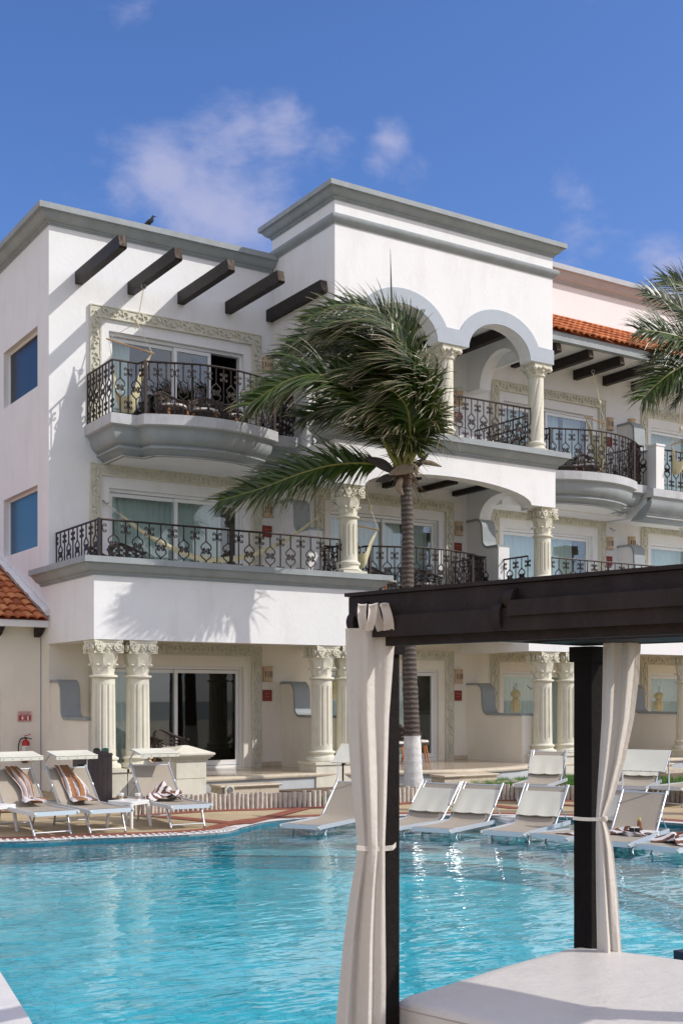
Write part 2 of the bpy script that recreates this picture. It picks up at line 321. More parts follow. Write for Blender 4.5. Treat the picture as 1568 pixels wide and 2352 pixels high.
def watermat():
    m = bpy.data.materials.new('pool_water'); m.use_nodes = True
    t = m.node_tree; t.nodes.remove(t.nodes['Principled BSDF'])
    a = N(t, 'ShaderNodeBsdfTransparent'); a.inputs[0].default_value = (.80, .97, .99, 1)
    rf = N(t, 'ShaderNodeBsdfRefraction', inp={'IOR': 1.2, 'Roughness': 0.0}); rf.inputs[0].default_value = (.80, .97, .99, 1)
    g = N(t, 'ShaderNodeBsdfGlossy', inp={'Roughness': .0}); g.inputs[0].default_value = (1, 1, 1, 1)
    tcn = N(t, 'ShaderNodeTexCoord')
    mpn = N(t, 'ShaderNodeMapping', inp={'Rotation': (0, 0, rad(32.8)), 'Scale': (.80, 1.8, 1)}); t.links.new(tcn.outputs['Object'], mpn.inputs[0])
    n1 = N(t, 'ShaderNodeTexNoise', inp={'Scale': 3.2, 'Detail': 1.4, 'Roughness': .45, 'Distortion': .5}); t.links.new(mpn.outputs[0], n1.inputs[0])
    n2 = N(t, 'ShaderNodeTexNoise', inp={'Scale': 7.5, 'Detail': 1.0, 'Roughness': .5, 'Distortion': .5}); t.links.new(mpn.outputs[0], n2.inputs[0])
    n3 = N(t, 'ShaderNodeTexNoise', inp={'Scale': .9, 'Detail': 2.0}); t.links.new(tcn.outputs['Object'], n3.inputs[0])
    amp = N(t, 'ShaderNodeMapRange', inp={1: .35, 2: .65, 3: .45, 4: 1.1}); t.links.new(n3.outputs[0], amp.inputs[0])
    ad = N(t, 'ShaderNodeMath', operation='MULTIPLY_ADD'); ad.inputs[1].default_value = .22; t.links.new(n2.outputs[0], ad.inputs[0]); t.links.new(n1.outputs[0], ad.inputs[2])
    ml = N(t, 'ShaderNodeMath', operation='MULTIPLY'); t.links.new(ad.outputs[0], ml.inputs[0]); t.links.new(amp.outputs[0], ml.inputs[1])
    bn = N(t, 'ShaderNodeBump', inp={'Strength': 1.0, 'Distance': .0145}); t.links.new(ml.outputs[0], bn.inputs['Height'])
    t.links.new(bn.outputs[0], g.inputs['Normal']); t.links.new(bn.outputs[0], rf.inputs['Normal'])
    # caustic light painted into the water: a cell pattern varies its transparent tint
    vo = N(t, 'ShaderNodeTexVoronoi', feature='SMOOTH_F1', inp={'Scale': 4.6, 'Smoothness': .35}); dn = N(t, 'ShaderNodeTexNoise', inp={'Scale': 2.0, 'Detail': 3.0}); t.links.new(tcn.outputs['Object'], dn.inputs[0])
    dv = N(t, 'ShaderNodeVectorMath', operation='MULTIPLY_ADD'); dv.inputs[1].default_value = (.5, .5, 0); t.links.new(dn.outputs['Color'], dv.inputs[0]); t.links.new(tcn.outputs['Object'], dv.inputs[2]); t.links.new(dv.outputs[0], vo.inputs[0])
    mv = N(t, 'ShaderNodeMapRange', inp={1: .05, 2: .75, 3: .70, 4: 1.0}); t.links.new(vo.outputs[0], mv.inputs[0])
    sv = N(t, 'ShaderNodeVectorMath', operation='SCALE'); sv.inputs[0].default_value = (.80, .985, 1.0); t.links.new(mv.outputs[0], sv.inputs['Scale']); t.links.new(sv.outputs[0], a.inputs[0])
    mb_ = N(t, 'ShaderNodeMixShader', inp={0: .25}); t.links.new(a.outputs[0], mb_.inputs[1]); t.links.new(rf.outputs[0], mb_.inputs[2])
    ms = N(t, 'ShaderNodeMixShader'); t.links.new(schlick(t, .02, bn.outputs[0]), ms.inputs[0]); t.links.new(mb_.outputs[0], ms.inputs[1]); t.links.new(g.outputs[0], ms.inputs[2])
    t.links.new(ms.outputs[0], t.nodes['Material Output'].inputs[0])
    return m
M['water'] = watermat()
def porchmat():
    m = bpy.data.materials.new('wet_porch_tile'); m.use_nodes = True
    t = m.node_tree; b = t.nodes['Principled BSDF']
    tcn = N(t, 'ShaderNodeTexCoord')
    br = N(t, 'ShaderNodeTexBrick', offset=0.5, inp={'Scale': 1.0, 'Mortar Size': .006, 'Brick Width': .4, 'Row Height': .4, 'Color1': (.56, .46, .34, 1), 'Color2': (.48, .39, .28, 1), 'Mortar': (.2, .17, .14, 1)})
    t.links.new(tcn.outputs['Object'], br.inputs['Vector'])
    t.links.new(br.outputs[0], b.inputs['Base Color']); b.inputs['Roughness'].default_value = .12
    return m
M['porch'] = porchmat()

# ------------------------------------------------------------------ mesh collector
ORG = {}
class MB:
    def __init__(s): s.v = []; s.f = []; s.m = []; s.tip = {}
    def vert(s, p): s.v.append(tuple(p)); return len(s.v) - 1
    def face(s, ids, mi=0): s.f.append(tuple(ids)); s.m.append(mi)
    def poly(s, pts, mi=0): s.face([s.vert(p) for p in pts], mi)
    def box(s, x0, x1, y0, y1, z0, z1, mi=0):
        b = len(s.v)
        for z in (z0, z1):
            for x, y in ((x0, y0), (x1, y0), (x1, y1), (x0, y1)): s.v.append((x, y, z))
        for q in ((0, 3, 2, 1), (4, 5, 6, 7), (0, 1, 5, 4), (1, 2, 6, 5), (2, 3, 7, 6), (3, 0, 4, 7)): s.face([b + i for i in q], mi)
    def obox(s, c, ax, ay, az, mi=0):   # centre + half axes
        b = len(s.v); c = Vector(c); ax = Vector(ax); ay = Vector(ay); az = Vector(az)
        for k in (-1, 1):
            for i, j in ((-1, -1), (1, -1), (1, 1), (-1, 1)): s.v.append(tuple(c + ax * i + ay * j + az * k))
        for q in ((0, 3, 2, 1), (4, 5, 6, 7), (0, 1, 5, 4), (1, 2, 6, 5), (2, 3, 7, 6), (3, 0, 4, 7)): s.face([b + i for i in q], mi)
    def beam(s, p, q, w, h, up=(0, 0, 1), mi=0):  # rectangular bar from p to q
        p = Vector(p); q = Vector(q); d = (q - p); L = d.length; d.normalize(); up = Vector(up)
        sx = d.cross(up)
        if sx.length < 1e-4: sx = d.cross(Vector((1, 0, 0)))
        sx.normalize(); uz = sx.cross(d).normalized()
        s.obox((p + q) / 2, sx * w / 2, d * L / 2, uz * h / 2, mi)
    def tube(s, pts, r, n=6, cap=True, mi=0):
        pts = [Vector(p) for p in pts]
        rs = r if isinstance(r, (list, tuple)) else [r] * len(pts)
        b = len(s.v); prev = None
        for i, p in enumerate(pts):
            d = (pts[min(i + 1, len(pts) - 1)] - pts[max(i - 1, 0)])
            if d.length < 1e-9: d = Vector((0, 0, 1))
            d.normalize()
            if prev is None:
                a = d.orthogonal().normalized()
                if abs(d.z) < .9: a = (Vector((0, 0, 1)) - d * d.z).normalized()
            else: a = (prev - d * prev.dot(d)); a = a.normalized() if a.length > 1e-6 else d.orthogonal().normalized()
            prev = a; c = d.cross(a)
            for k in range(n):
                t = 2 * PI * k / n + PI / n; s.v.append(tuple(p + (a * math.cos(t) + c * math.sin(t)) * rs[i]))
        for i in range(len(pts) - 1):
            for k in range(n):
                k2 = (k + 1) % n; s.face((b + i * n + k, b + i * n + k2, b + (i + 1) * n + k2, b + (i + 1) * n + k), mi)
        if cap:
            s.face([b + k for k in range(n)][::-1], mi); s.face([b + (len(pts) - 1) * n + k for k in range(n)], mi)
    def rev(s, cx, cy, zs, rf, n=24, mi=0, cap=True):   # surface of revolution, rf(theta, z, i) gives the radius
        b = len(s.v)
        for i, z in enumerate(zs):
            for k in range(n):
                t = 2 * PI * k / n; r = rf(t, z, i); s.v.append((cx + r * math.cos(t), cy + r * math.sin(t), z))
        for i in range(len(zs) - 1):
            for k in range(n):
                k2 = (k + 1) % n; s.face((b + i * n + k, b + i * n + k2, b + (i + 1) * n + k2, b + (i + 1) * n + k), mi)
        if cap:
            s.face([b + k for k in range(n)][::-1], mi); s.face([b + (len(zs) - 1) * n + k for k in range(n)], mi)
    def lathe(s, cx, cy, prof, n=16, mi=0):
        s.rev(cx, cy, [p[1] for p in prof], lambda t, z, i: prof[i][0], n, mi)
    def ball(s, c, r, n=8, sz=1.0, mi=0):
        m = max(4, n // 2); c = Vector(c)
        s.rev(c.x, c.y, [c.z - r * sz * math.cos(PI * i / m) for i in range(m + 1)], lambda t, z, i: max(r * math.sin(PI * i / m), r * .02), n, mi)
    def grid(s, fn, nu, nv, mi=0, mf=None):
        b = len(s.v)
        for j in range(nv + 1):
            for i in range(nu + 1): s.v.append(tuple(fn(i / nu, j / nv)))
        for j in range(nv):
            for i in range(nu):
                a = b + j * (nu + 1) + i
                s.face((a, a + 1, a + nu + 2, a + nu + 1), mf(i, j) if mf else mi)
    def extrude(s, pts, fmap, w0, w1, mi=0):   # closed 2D outline, fmap(u, v, w) -> 3D
        n = len(pts); b = len(s.v)
        for w in (w0, w1):
            for (u, v) in pts: s.v.append(tuple(fmap(u, v, w)))
        s.face([b + i for i in range(n)], mi); s.face([b + n + i for i in range(n)][::-1], mi)
        for i in range(n):
            j = (i + 1) % n; s.face((b + i, b + n + i, b + n + j, b + j), mi)
    def sweep(s, path, prof, closed=False, cap=True, mi=0):  # plan path (building on its left) with profile (outward, z)
        n = len(path); P = [Vector((p[0], p[1])) for p in path]; b = len(s.v); m = len(prof)
        for i in range(n):
            if closed: d0 = P[i] - P[i - 1]; d1 = P[(i + 1) % n] - P[i]
            else:
                d0 = P[i] - P[i - 1] if i else P[1] - P[0]; d1 = P[i + 1] - P[i] if i < n - 1 else d0
            d0.normalize(); d1.normalize()
            n0 = Vector((d0.y, -d0.x)); n1 = Vector((d1.y, -d1.x)); nn = n0 + n1
            if nn.length < 1e-5: nn = n0
            nn.normalize(); k = 1 / max(.35, nn.dot(n0))
            for (o, z) in prof: s.v.append((P[i].x + nn.x * o * k, P[i].y + nn.y * o * k, z))
        for i in range(n if closed else n - 1):
            i2 = (i + 1) % n
            for j in range(m - 1): s.face((b + i * m + j, b + i2 * m + j, b + i2 * m + j + 1, b + i * m + j + 1), mi)
        if cap and not closed:
            s.face([b + j for j in range(m)], mi); s.face([b + (n - 1) * m + j for j in range(m)][::-1], mi)
    def wall(s, fmap, u0, u1, v0, v1, w0, w1, holes, mi=0):  # slab with rectangular holes: front, back, reveals, rim
        us = sorted({u0, u1} | {h[0] for h in holes} | {h[1] for h in holes}); vs = sorted({v0, v1} | {h[2] for h in holes} | {h[3] for h in holes})
        us = [u for u in us if u0 - 1e-6 <= u <= u1 + 1e-6]; vs = [v for v in vs if v0 - 1e-6 <= v <= v1 + 1e-6]
        inh = lambda u, v: any(h[0] < u < h[1] and h[2] < v < h[3] for h in holes)
        ids = {}
        def V(i, j, k):
            if (i, j, k) not in ids: ids[(i, j, k)] = s.vert(fmap(us[i], vs[j], (w0, w1)[k]))
            return ids[(i, j, k)]
        solid = lambda i, j: 0 <= i < len(us) - 1 and 0 <= j < len(vs) - 1 and not inh((us[i] + us[i + 1]) / 2, (vs[j] + vs[j + 1]) / 2)
        for i in range(len(us) - 1):
            for j in range(len(vs) - 1):
                if not solid(i, j): continue
                s.face((V(i, j, 0), V(i + 1, j, 0), V(i + 1, j + 1, 0), V(i, j + 1, 0)), mi)
                s.face((V(i, j, 1), V(i, j + 1, 1), V(i + 1, j + 1, 1), V(i + 1, j, 1)), mi)
                if not solid(i - 1, j): s.face((V(i, j, 0), V(i, j + 1, 0), V(i, j + 1, 1), V(i, j, 1)), mi)
                if not solid(i + 1, j): s.face((V(i + 1, j, 0), V(i + 1, j, 1), V(i + 1, j + 1, 1), V(i + 1, j + 1, 0)), mi)
                if not solid(i, j - 1): s.face((V(i, j, 0), V(i, j, 1), V(i + 1, j, 1), V(i + 1, j, 0)), mi)
                if not solid(i, j + 1): s.face((V(i, j + 1, 0), V(i + 1, j + 1, 0), V(i + 1, j + 1, 1), V(i, j + 1, 1)), mi)
    def build(s, name, mats, parent=None, loc=None, smooth=0):
        o0 = Vector((0, 0, 0))
        if parent is not None: o0 = ORG.get(parent.name, Vector((0, 0, 0)))
        elif loc is not None: o0 = Vector(loc)
        me = bpy.data.meshes.new(name)
        me.from_pydata([(v[0] - o0.x, v[1] - o0.y, v[2] - o0.z) for v in s.v], [], s.f)
        mats = mats if isinstance(mats, (list, tuple)) else [mats]
        for m in mats: me.materials.append(M[m])
        if len(mats) > 1: me.polygons.foreach_set('material_index', s.m)
        bm = bmesh.new(); bm.from_mesh(me)
        if not s.tip: bmesh.ops.recalc_face_normals(bm, faces=bm.faces)
        bm.to_mesh(me); bm.free()
        if s.tip:
            at = me.attributes.new('tip', 'FLOAT', 'POINT'); at.data.foreach_set('value', [s.tip.get(i, 0.0) for i in range(len(s.v))])
        if smooth:
            me.polygons.foreach_set('use_smooth', [True] * len(me.polygons)); me.set_sharp_from_angle(angle=rad(smooth))
        me.update()
        o = bpy.data.objects.new(name, me); C.objects.link(o)
        if parent is not None: o.parent = parent; ORG[o.name] = o0
        else:
            o.location = o0; ORG[o.name] = o0
        return o

def tag(o, label=None, cat=None, group=None, kind=None):
    if label: o['label'] = label
    if cat: o['category'] = cat
    if group: o['group'] = group
    if kind: o['kind'] = kind
    return o
def thing(name, label, cat, loc=(0, 0, 0), rz=0, group=None):
    o = bpy.data.objects.new(name, None); C.objects.link(o); o.empty_display_size = .2
    o.location = loc; o.rotation_euler = (0, 0, rz); ORG[o.name] = Vector(loc) if rz == 0 else Vector((0, 0, 0))
    return tag(o, label, cat, group)
def dup(root, loc, rz, label=None, group=None, scale=None):
    def cp(o, par):
        c = o.copy(); C.objects.link(c); c.parent = par
        for ch in [x for x in bpy.data.objects if x.parent == o]: cp(ch, c)
        return c
    r = cp(root, None); r.location = loc; r.rotation_euler = (0, 0, rz)
    if scale: r.scale = scale
    if label: r['label'] = label
    if group: r['group'] = group
    return r
def struct(name, mb, m, smooth=0):
    return tag(mb.build(name, m, smooth=smooth), kind='structure')
fY = lambda u, v, w: (u, w, v)       # wall in the facade plane: u = x, v = z, w = y
fX = lambda u, v, w: (w, u, v)       # wall across it: u = y, v = z, w = x
def arc(cx, cz, rx, rz_, a0, a1, n):
    return [(cx + rx * math.cos(a0 + (a1 - a0) * i / n), cz + rz_ * math.sin(a0 + (a1 - a0) * i / n)) for i in range(n + 1)]
def cat_rom(P, n=6):
    P = [Vector(p) for p in P]; P = [P[0] * 2 - P[1]] + P + [P[-1] * 2 - P[-2]]; out = []
    for i in range(1, len(P) - 2):
        for k in range(n):
            t = k / n; a, b, c, d = P[i - 1], P[i], P[i + 1], P[i + 2]
            out.append(.5 * ((2 * b) + (c - a) * t + (2 * a - 5 * b + 4 * c - d) * t * t + (3 * b - a - 3 * c + d) * t ** 3))
    out.append(P[-2]); return out
# ================================================================== THE SETTING: ground, pool
random.seed(7)
def cloop(pts): return [RT(r, t) for r, t in pts]
far_edge = [(-12, 14.6), (-8, 15.0), (-4.47, 15.44), (-3.52, 15.76), (-2.52, 16.07), (-1.89, 16.4), (-1.57, 16.68), (-1.40, 17.3), (-.98, 18.1), (.11, 18.6), (1.78, 18.9), (3.53, 18.6), (4.9, 17.8), (6.3, 16.4), (7.6, 14.4), (8.6, 12.0)]
near_edge = [(8.8, 9.6), (8.0, 8.0), (6.0, 7.3), (3, 7.3), (1.5, 7.2), (0.0, 5.72), (-1.3, 5.6), (-1.81, 6.85), (-2.31, 8.0), (-3.2, 9.3), (-5, 10.5), (-9, 11), (-13, 11.5)]
FE = cat_rom([(*RT(r, t).xy, 0) for r, t in far_edge], 5)
NE = [RT(r, t) for r, t in near_edge]
loop = [Vector((p.x, p.y)) for p in FE] + [Vector((p.x, p.y)) for p in NE]
mb = MB()
bm = bmesh.new()
def addloop(pts, z):
    vs = [bm.verts.new((p[0], p[1], z)) for p in pts]
    return [bm.edges.new((vs[i], vs[(i + 1) % len(vs)])) for i in range(len(vs))]
es = addloop([(-60, -40), (110, -40), (110, 110), (-60, 110)], 0) + addloop(loop, 0)
bmesh.ops.triangle_fill(bm, edges=es, use_beauty=True)
for v in bm.verts: v.co.z = 0
me = bpy.data.meshes.new('pool_deck'); bm.to_mesh(me); bm.free(); me.materials.append(M['deck'])
o = bpy.data.objects.new('pool_deck', me); C.objects.link(o); tag(o, kind='structure')
mb = MB(); mb.box(-900, 900, -900, 900, -3.2, -2.6); struct('ground', mb, 'sea')
# basin
arc_pts = [(-12, 14.2), (-7, 15.0), (-4.2, 15.38), (-2.6, 15.98), (-1.7, 16.1), (.12, 15.9), (1.2, 15.5), (2.29, 14.77), (2.75, 14.06), (3.25, 13.0), (3.48, 12.04), (3.6, 10.6), (3.45, 9.2), (3.7, 8.0), (5.5, 7.3)]
AR = cat_rom([(*RT(r, t).xy, 0) for r, t in arc_pts], 4)
mb = MB()
n = len(loop)
for i in range(n):
    a, b = loop[i], loop[(i + 1) % n]
    mb.poly([(a.x, a.y, 0), (b.x, b.y, 0), (b.x, b.y, -.44), (a.x, a.y, -.44)])
struct('pool_wall', mb, 'dark_wall')
mb = MB(); mb.poly([(p.x, p.y, -.44) for p in loop])
struct('pool_basin', mb, 'pool')
mb = MB()
shelf_poly = [p for p in AR] + [Vector((*RT(9.6, 7.5).xy, 0)), Vector((*RT(9.6, 12).xy, 0)), Vector((*RT(8, 17.5).xy, 0)), Vector((*RT(4, 20).xy, 0)), Vector((*RT(-1, 19.4).xy, 0)), Vector((*RT(-3, 17.6).xy, 0)), Vector((*RT(-13, 16).xy, 0))]
# shelf as a strip between the ledge arc and the pool edge (kept inside the basin)
def nearest(p):
    best = None
    for i in range(len(FE) - 1):
        a, b = FE[i], FE[i + 1]; d = b - a; t = max(0, min(1, (p - a).dot(d) / d.length_squared)); q = a + d * t
        if best is None or (q - p).length < (best - p).length: best = q
    return best
st = [(p, nearest(p)) for p in AR]
st = [(a, b) for a, b in st]
outer = []
k = 0
for i, (a, b) in enumerate(st):
    outer.append(b)
for i in range(len(st) - 1):
    a, b = st[i]; c, d = st[i + 1]
    mb.poly([(a.x, a.y, -.28), (c.x, c.y, -.28), (d.x, d.y, -.28), (b.x, b.y, -.28)])
    mb.poly([(a.x, a.y, -.28), (c.x, c.y, -.28), (c.x, c.y, -.435), (a.x, a.y, -.435)])
struct('pool_shelf', mb, 'shelf')
# the shelf bends with the edge, so fill what the strip leaves open
mb = MB()
E = [RT(6.5, 15.9), RT(7.6, 14.2), RT(8.5, 12.0), RT(8.75, 9.7), RT(7.9, 8.1), RT(6.0, 7.4), RT(4.2, 7.4), RT(3.5, 9.2), RT(3.62, 10.6), RT(3.5, 12.04), RT(3.28, 13.0), RT(2.8, 14.06), RT(2.34, 14.77), RT(1.2, 15.54), RT(.12, 15.94), RT(-1.0, 16.1), RT(-.8, 18.0), RT(.2, 18.5), RT(1.8, 18.8), RT(3.5, 18.5), RT(4.8, 17.7)]
mb.poly([(p.x, p.y, -.276) for p in E])
struct('pool_shelf_floor', mb, 'shelf')
mb = MB()
def strip(pts, o0, o1, z):
    n = len(pts); L = []
    for i in range(n):
        d = (pts[min(i + 1, n - 1)] - pts[max(i - 1, 0)]); d = Vector((d.x, d.y)).normalized(); nn = Vector((-d.y, d.x))
        L.append(((pts[i].x + nn.x * o0, pts[i].y + nn.y * o0, z), (pts[i].x + nn.x * o1, pts[i].y + nn.y * o1, z)))
    for i in range(n - 1): mb.poly([L[i][0], L[i + 1][0], L[i + 1][1], L[i][1]])
strip(AR, -.02, .09, -.27)
struct('ledge_tile_line', mb, 'navy')
mb = MB(); p = [RT(2.50, 8.9), RT(3.1, 9.2), RT(3.5, 8.4), RT(2.95, 8.1)]
mb.poly([(q.x, q.y, -.012) for q in p])
for i in range(4):
    a, b = p[i], p[(i + 1) % 4]; mb.poly([(a.x, a.y, -.012), (b.x, b.y, -.012), (b.x, b.y, -.435), (a.x, a.y, -.435)])
struct('navy_tiled_ledge', mb, 'navy')
mb = MB(); mb.poly([(p.x, p.y, -.055) for p in loop])
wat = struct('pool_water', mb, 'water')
if wat.data.polygons[0].normal.z < 0: wat.data.flip_normals()
mb = MB(); strip(FE, 0, .20, .004)
for i in range(len(FE) - 1): mb.poly([(FE[i].x, FE[i].y, .004), (FE[i + 1].x, FE[i + 1].y, .004), (FE[i + 1].x, FE[i + 1].y, -.03), (FE[i].x, FE[i].y, -.03)])
NEr = NE
# wide white coping along the near edge at the left
P = cat_rom([(*RT(r, t).xy, 0) for r, t in [(0.0, 5.72), (-1.3, 5.6), (-1.81, 6.85), (-2.31, 8.0), (-3.2, 9.3), (-5, 10.5), (-9, 11), (-13, 11.5)]], 3)
strip([RT(-1.3, 5.6), RT(-1.81, 6.85), RT(-2.31, 8.0), RT(-3.2, 9.3), RT(-5, 10.5), RT(-9, 11)], 0, .6, .035)
for (a, b) in ((RT(-1.3, 5.6), RT(-1.81, 6.85)), (RT(-1.81, 6.85), RT(-2.31, 8.0)), (RT(-2.31, 8.0), RT(-3.2, 9.3))):
    mb.poly([(a.x, a.y, .035), (b.x, b.y, .035), (b.x, b.y, -.04), (a.x, a.y, -.04)])
struct('pool_coping', mb, 'coping')
# overflow grating: small ribs on the coping at the left
mb = MB()
L = 0
for i in range(3, 34):
    a, b = FE[i], FE[i + 1]; d = b - a; nn = Vector((-d.y, d.x, 0)).normalized(); m_ = max(1, int(d.length / .075))
    for k in range(m_):
        q = a + d * (k / m_) + nn * .105; q.z = .012
        mb.obox(q, nn * .085, d.normalized() * .016, (0, 0, .008))
struct('overflow_grating', mb, 'coping')
mb = MB(); strip(FE, .22, .50, .006)
ed = [PZ(300, 1874, 0), PZ(349, 1869, 0), PZ(474, 1861, 0), PZ(600, 1857, 0), PZ(733, 1852.5, 0), PZ(880, 1846, 0), PZ(1027, 1838, 0), PZ(1175, 1837, 0), PZ(1350, 1838.5, 0), PZ(1566, 1844, 0), PZ(1800, 1852, 0)]
ED = cat_rom(ed, 4)
strip(ED, -.32, -.02, .006)
# bands that cross the deck
def band(a, b, w, z):
    a = Vector(a); b = Vector(b); d = (b - a).normalized(); nn = Vector((-d.y, d.x, 0)) * w / 2
    mb.poly([(*(a - nn).xy, z), (*(b - nn).xy, z), (*(b + nn).xy, z), (*(a + nn).xy, z)])
band(PZ(330, 1872, 0), PZ(560, 1894, 0), .28, .010)
band(PZ(560, 1893, 0), PZ(700, 1857, 0), .25, .014)
band(PZ(1190, 1858, 0), PZ(1060, 1842, 0), .28, .010)
band(PZ(1230, 1846, 0), PZ(1500, 1862, 0), .22, .014)
band(PZ(-60, 1868, 0), PZ(330, 1856, 0), .22, .018)
struct('red_paving_bands', mb, 'redband')
# planting bed behind the palisade
mb = MB()
bk = [(33, 22), (19.2, 20.49), (18.3, 20.29), (17.4, 19.84), (16, 19.6), (14.6, 19.84), (13.8, 20.29), (13.2, 20.49), (9.7, 20.29), (8.2, 20.6)]
mb.poly([(p.x, p.y, .05) for p in ED] + [(a, b, .05) for a, b in bk])
struct('planting_bed', mb, 'soil')
# log palisade edging: one thing
mb = MB()
acc_ = 0
for i in range(len(ED) - 1):
    a, b = ED[i], ED[i + 1]; L = (b - a).length; m_ = max(1, round(L / .085))
    for k in range(m_):
        q = a + (b - a) * (k / m_); r = .038 + random.uniform(-.004, .006); h = .27 + random.uniform(-.02, .02)
        lean = Vector((random.uniform(-.01, .01), random.uniform(-.01, .01), 0))
        mb.tube([q, q + lean + Vector((0, 0, h))], r, 6)
tag(mb.build('palisade_edging', 'logs', loc=ED[0], smooth=50), 'low edging of upright pale round logs between deck and planting bed', 'edging')
# grass in the bed
mb = MB()
def tuft(p, n, h, sp):
    for _ in range(n):
        a = random.uniform(0, 2 * PI); rr = sp * math.sqrt(random.random()); q = p + Vector((rr * math.cos(a), rr * math.sin(a), 0))
        d = Vector((math.cos(a * 3.1), math.sin(a * 2.3), 0)); w = Vector((-d.y, d.x, 0)) * .006; hh = h * random.uniform(.5, 1.2)
        b = len(mb.v); mb.v += [tuple(q - w), tuple(q + w), tuple(q + d * hh * .35 + Vector((0, 0, hh)))]; mb.face((b, b + 1, b + 2))
for (a, b, s0, s1, n_) in ((0.62, 1.0, .1, 1.9, 6000), (0.66, .95, 1.5, 5.2, 16000), (.40, .64, .05, .5, 1800), (.2, .42, .05, .25, 500)):
    for _ in range(n_):
        u = random.uniform(a, b) * (len(ED) - 1); i = min(int(u), len(ED) - 2); p = ED[i].lerp(ED[i + 1], u - i)
        d = ED[i + 1] - ED[i]; nn = Vector((-d.y, d.x, 0)).normalized(); q = p + nn * random.uniform(s0, s1) ; q.z = .05
        if q.y > 19.5 and 13.8 < q.x < 18.3 and q.y > 19.55: continue
        tuft(q, 2, .13, .06)
tag(mb.build('lawn_grass', 'grass'), 'bright green grass growing behind the log edging', 'grass', kind='stuff')

# ================================================================== HOTEL BUILDING
YW = 23.0; YF = 20.5
FL = [.35, 4.0, 7.23]
HB = thing('hotel_building', 'white three storey resort building with arcaded tower, balconies and cream columns', 'building', (7.85, 20.4, 0))
cx_units = [10.68, 16.06, 21.25, 26.6, 31.9]
# facade wall with door openings
holes = []
for cx in cx_units:
    for f in FL: holes.append((cx - 1.565, cx + 1.565, f, f + 2.2))
def zsub(z0, z1): return [(a, b, c, d) for a, b, c, d in holes if c >= z0 - .01 and d <= z1 + .01]
mb = MB(); mb.wall(fY, 7.85, 40, 0, 3.6, YW, YW + .3, zsub(0, 3.6)); mb.build('ground_floor_wall', 'cream_wall', HB)
mb = MB(); mb.wall(fY, 7.85, 40, 3.6, 6.6, YW, YW + .3, zsub(3.6, 6.6)); mb.build('middle_floor_wall', 'white', HB)
mb = MB(); mb.wall(fY, 7.85, 40, 6.6, 11.4, YW, YW + .3, zsub(6.6, 11.4)); mb.build('upper_floor_wall', 'white', HB)
mb = MB(); mb.box(19.0, 40, YW + .002, YW + .3, 11.402, 13.0); mb.build('parapet_wall', 'pink_wall', HB)
wh = [(23.69, 26.0, 4.98, 6.24), (23.69, 26.0, 8.26, 9.5)]
mb = MB(); mb.wall(fX, YW + .3, 36, 0, 11.4, 7.85, 8.15, wh); mb.build('side_wall', 'white', HB)
for i, (a, b, c, d) in enumerate(wh):
    mb = MB(); mb.wall(fX, a, b, c, d, 7.98, 8.04, [(a + .05, b - .05, c + .05, d - .05)]); fr = mb.build('window', 'upvc', HB)
    mb = MB(); mb.box(8.0, 8.02, a + .05, b - .05, c + .05, d - .05); mb.build('window_pane', ['win_blue', 'win_navy'][i], fr)
    if i == 0: fr['label'] = 'bright blue window of the middle storey'
    else: fr['label'] = 'dark navy window of the top storey'
mb = MB(); mb.box(8.15, 40, YW + .3, 36, 11.0, 11.3); mb.build('flat_roof', 'grey_light', HB)
def crown(zb, h, o):   # classical moulding
    s = h / .32
    P = [(0, 0), (.025, 0), (.025, .03), (.05, .03), (.05, .06), (.07, .065), (.10, .075), (.14, .10), (.175, .14), (.20, .175), (.215, .19), (.235, .19), (.235, .205), (.28, .21), (.28, .32), (0, .32)]
    return [(a * o / .28, zb + b * s) for a, b in P]
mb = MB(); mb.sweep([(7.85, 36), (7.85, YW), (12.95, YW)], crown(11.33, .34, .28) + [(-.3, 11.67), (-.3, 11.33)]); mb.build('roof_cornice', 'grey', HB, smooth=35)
mb = MB(); mb.sweep([(18.95, YW), (40, YW)], crown(12.75, .38, .34) + [(-.3, 13.13), (-.3, 12.75)]); o = mb.build('roof_cornice', 'grey_light', HB, smooth=35); o['label'] = 'paler pinkish grey cornice over the right wing'

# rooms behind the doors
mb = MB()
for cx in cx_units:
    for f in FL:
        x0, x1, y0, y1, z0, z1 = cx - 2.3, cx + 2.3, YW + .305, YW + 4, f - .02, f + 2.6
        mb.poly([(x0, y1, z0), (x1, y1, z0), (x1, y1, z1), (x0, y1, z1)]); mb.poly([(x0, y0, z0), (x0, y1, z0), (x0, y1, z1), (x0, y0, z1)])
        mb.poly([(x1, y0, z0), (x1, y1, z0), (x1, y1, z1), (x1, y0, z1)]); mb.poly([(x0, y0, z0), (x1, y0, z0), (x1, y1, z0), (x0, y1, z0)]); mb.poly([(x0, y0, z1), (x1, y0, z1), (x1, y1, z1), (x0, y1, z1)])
mb.build('room_interior', 'room', HB)

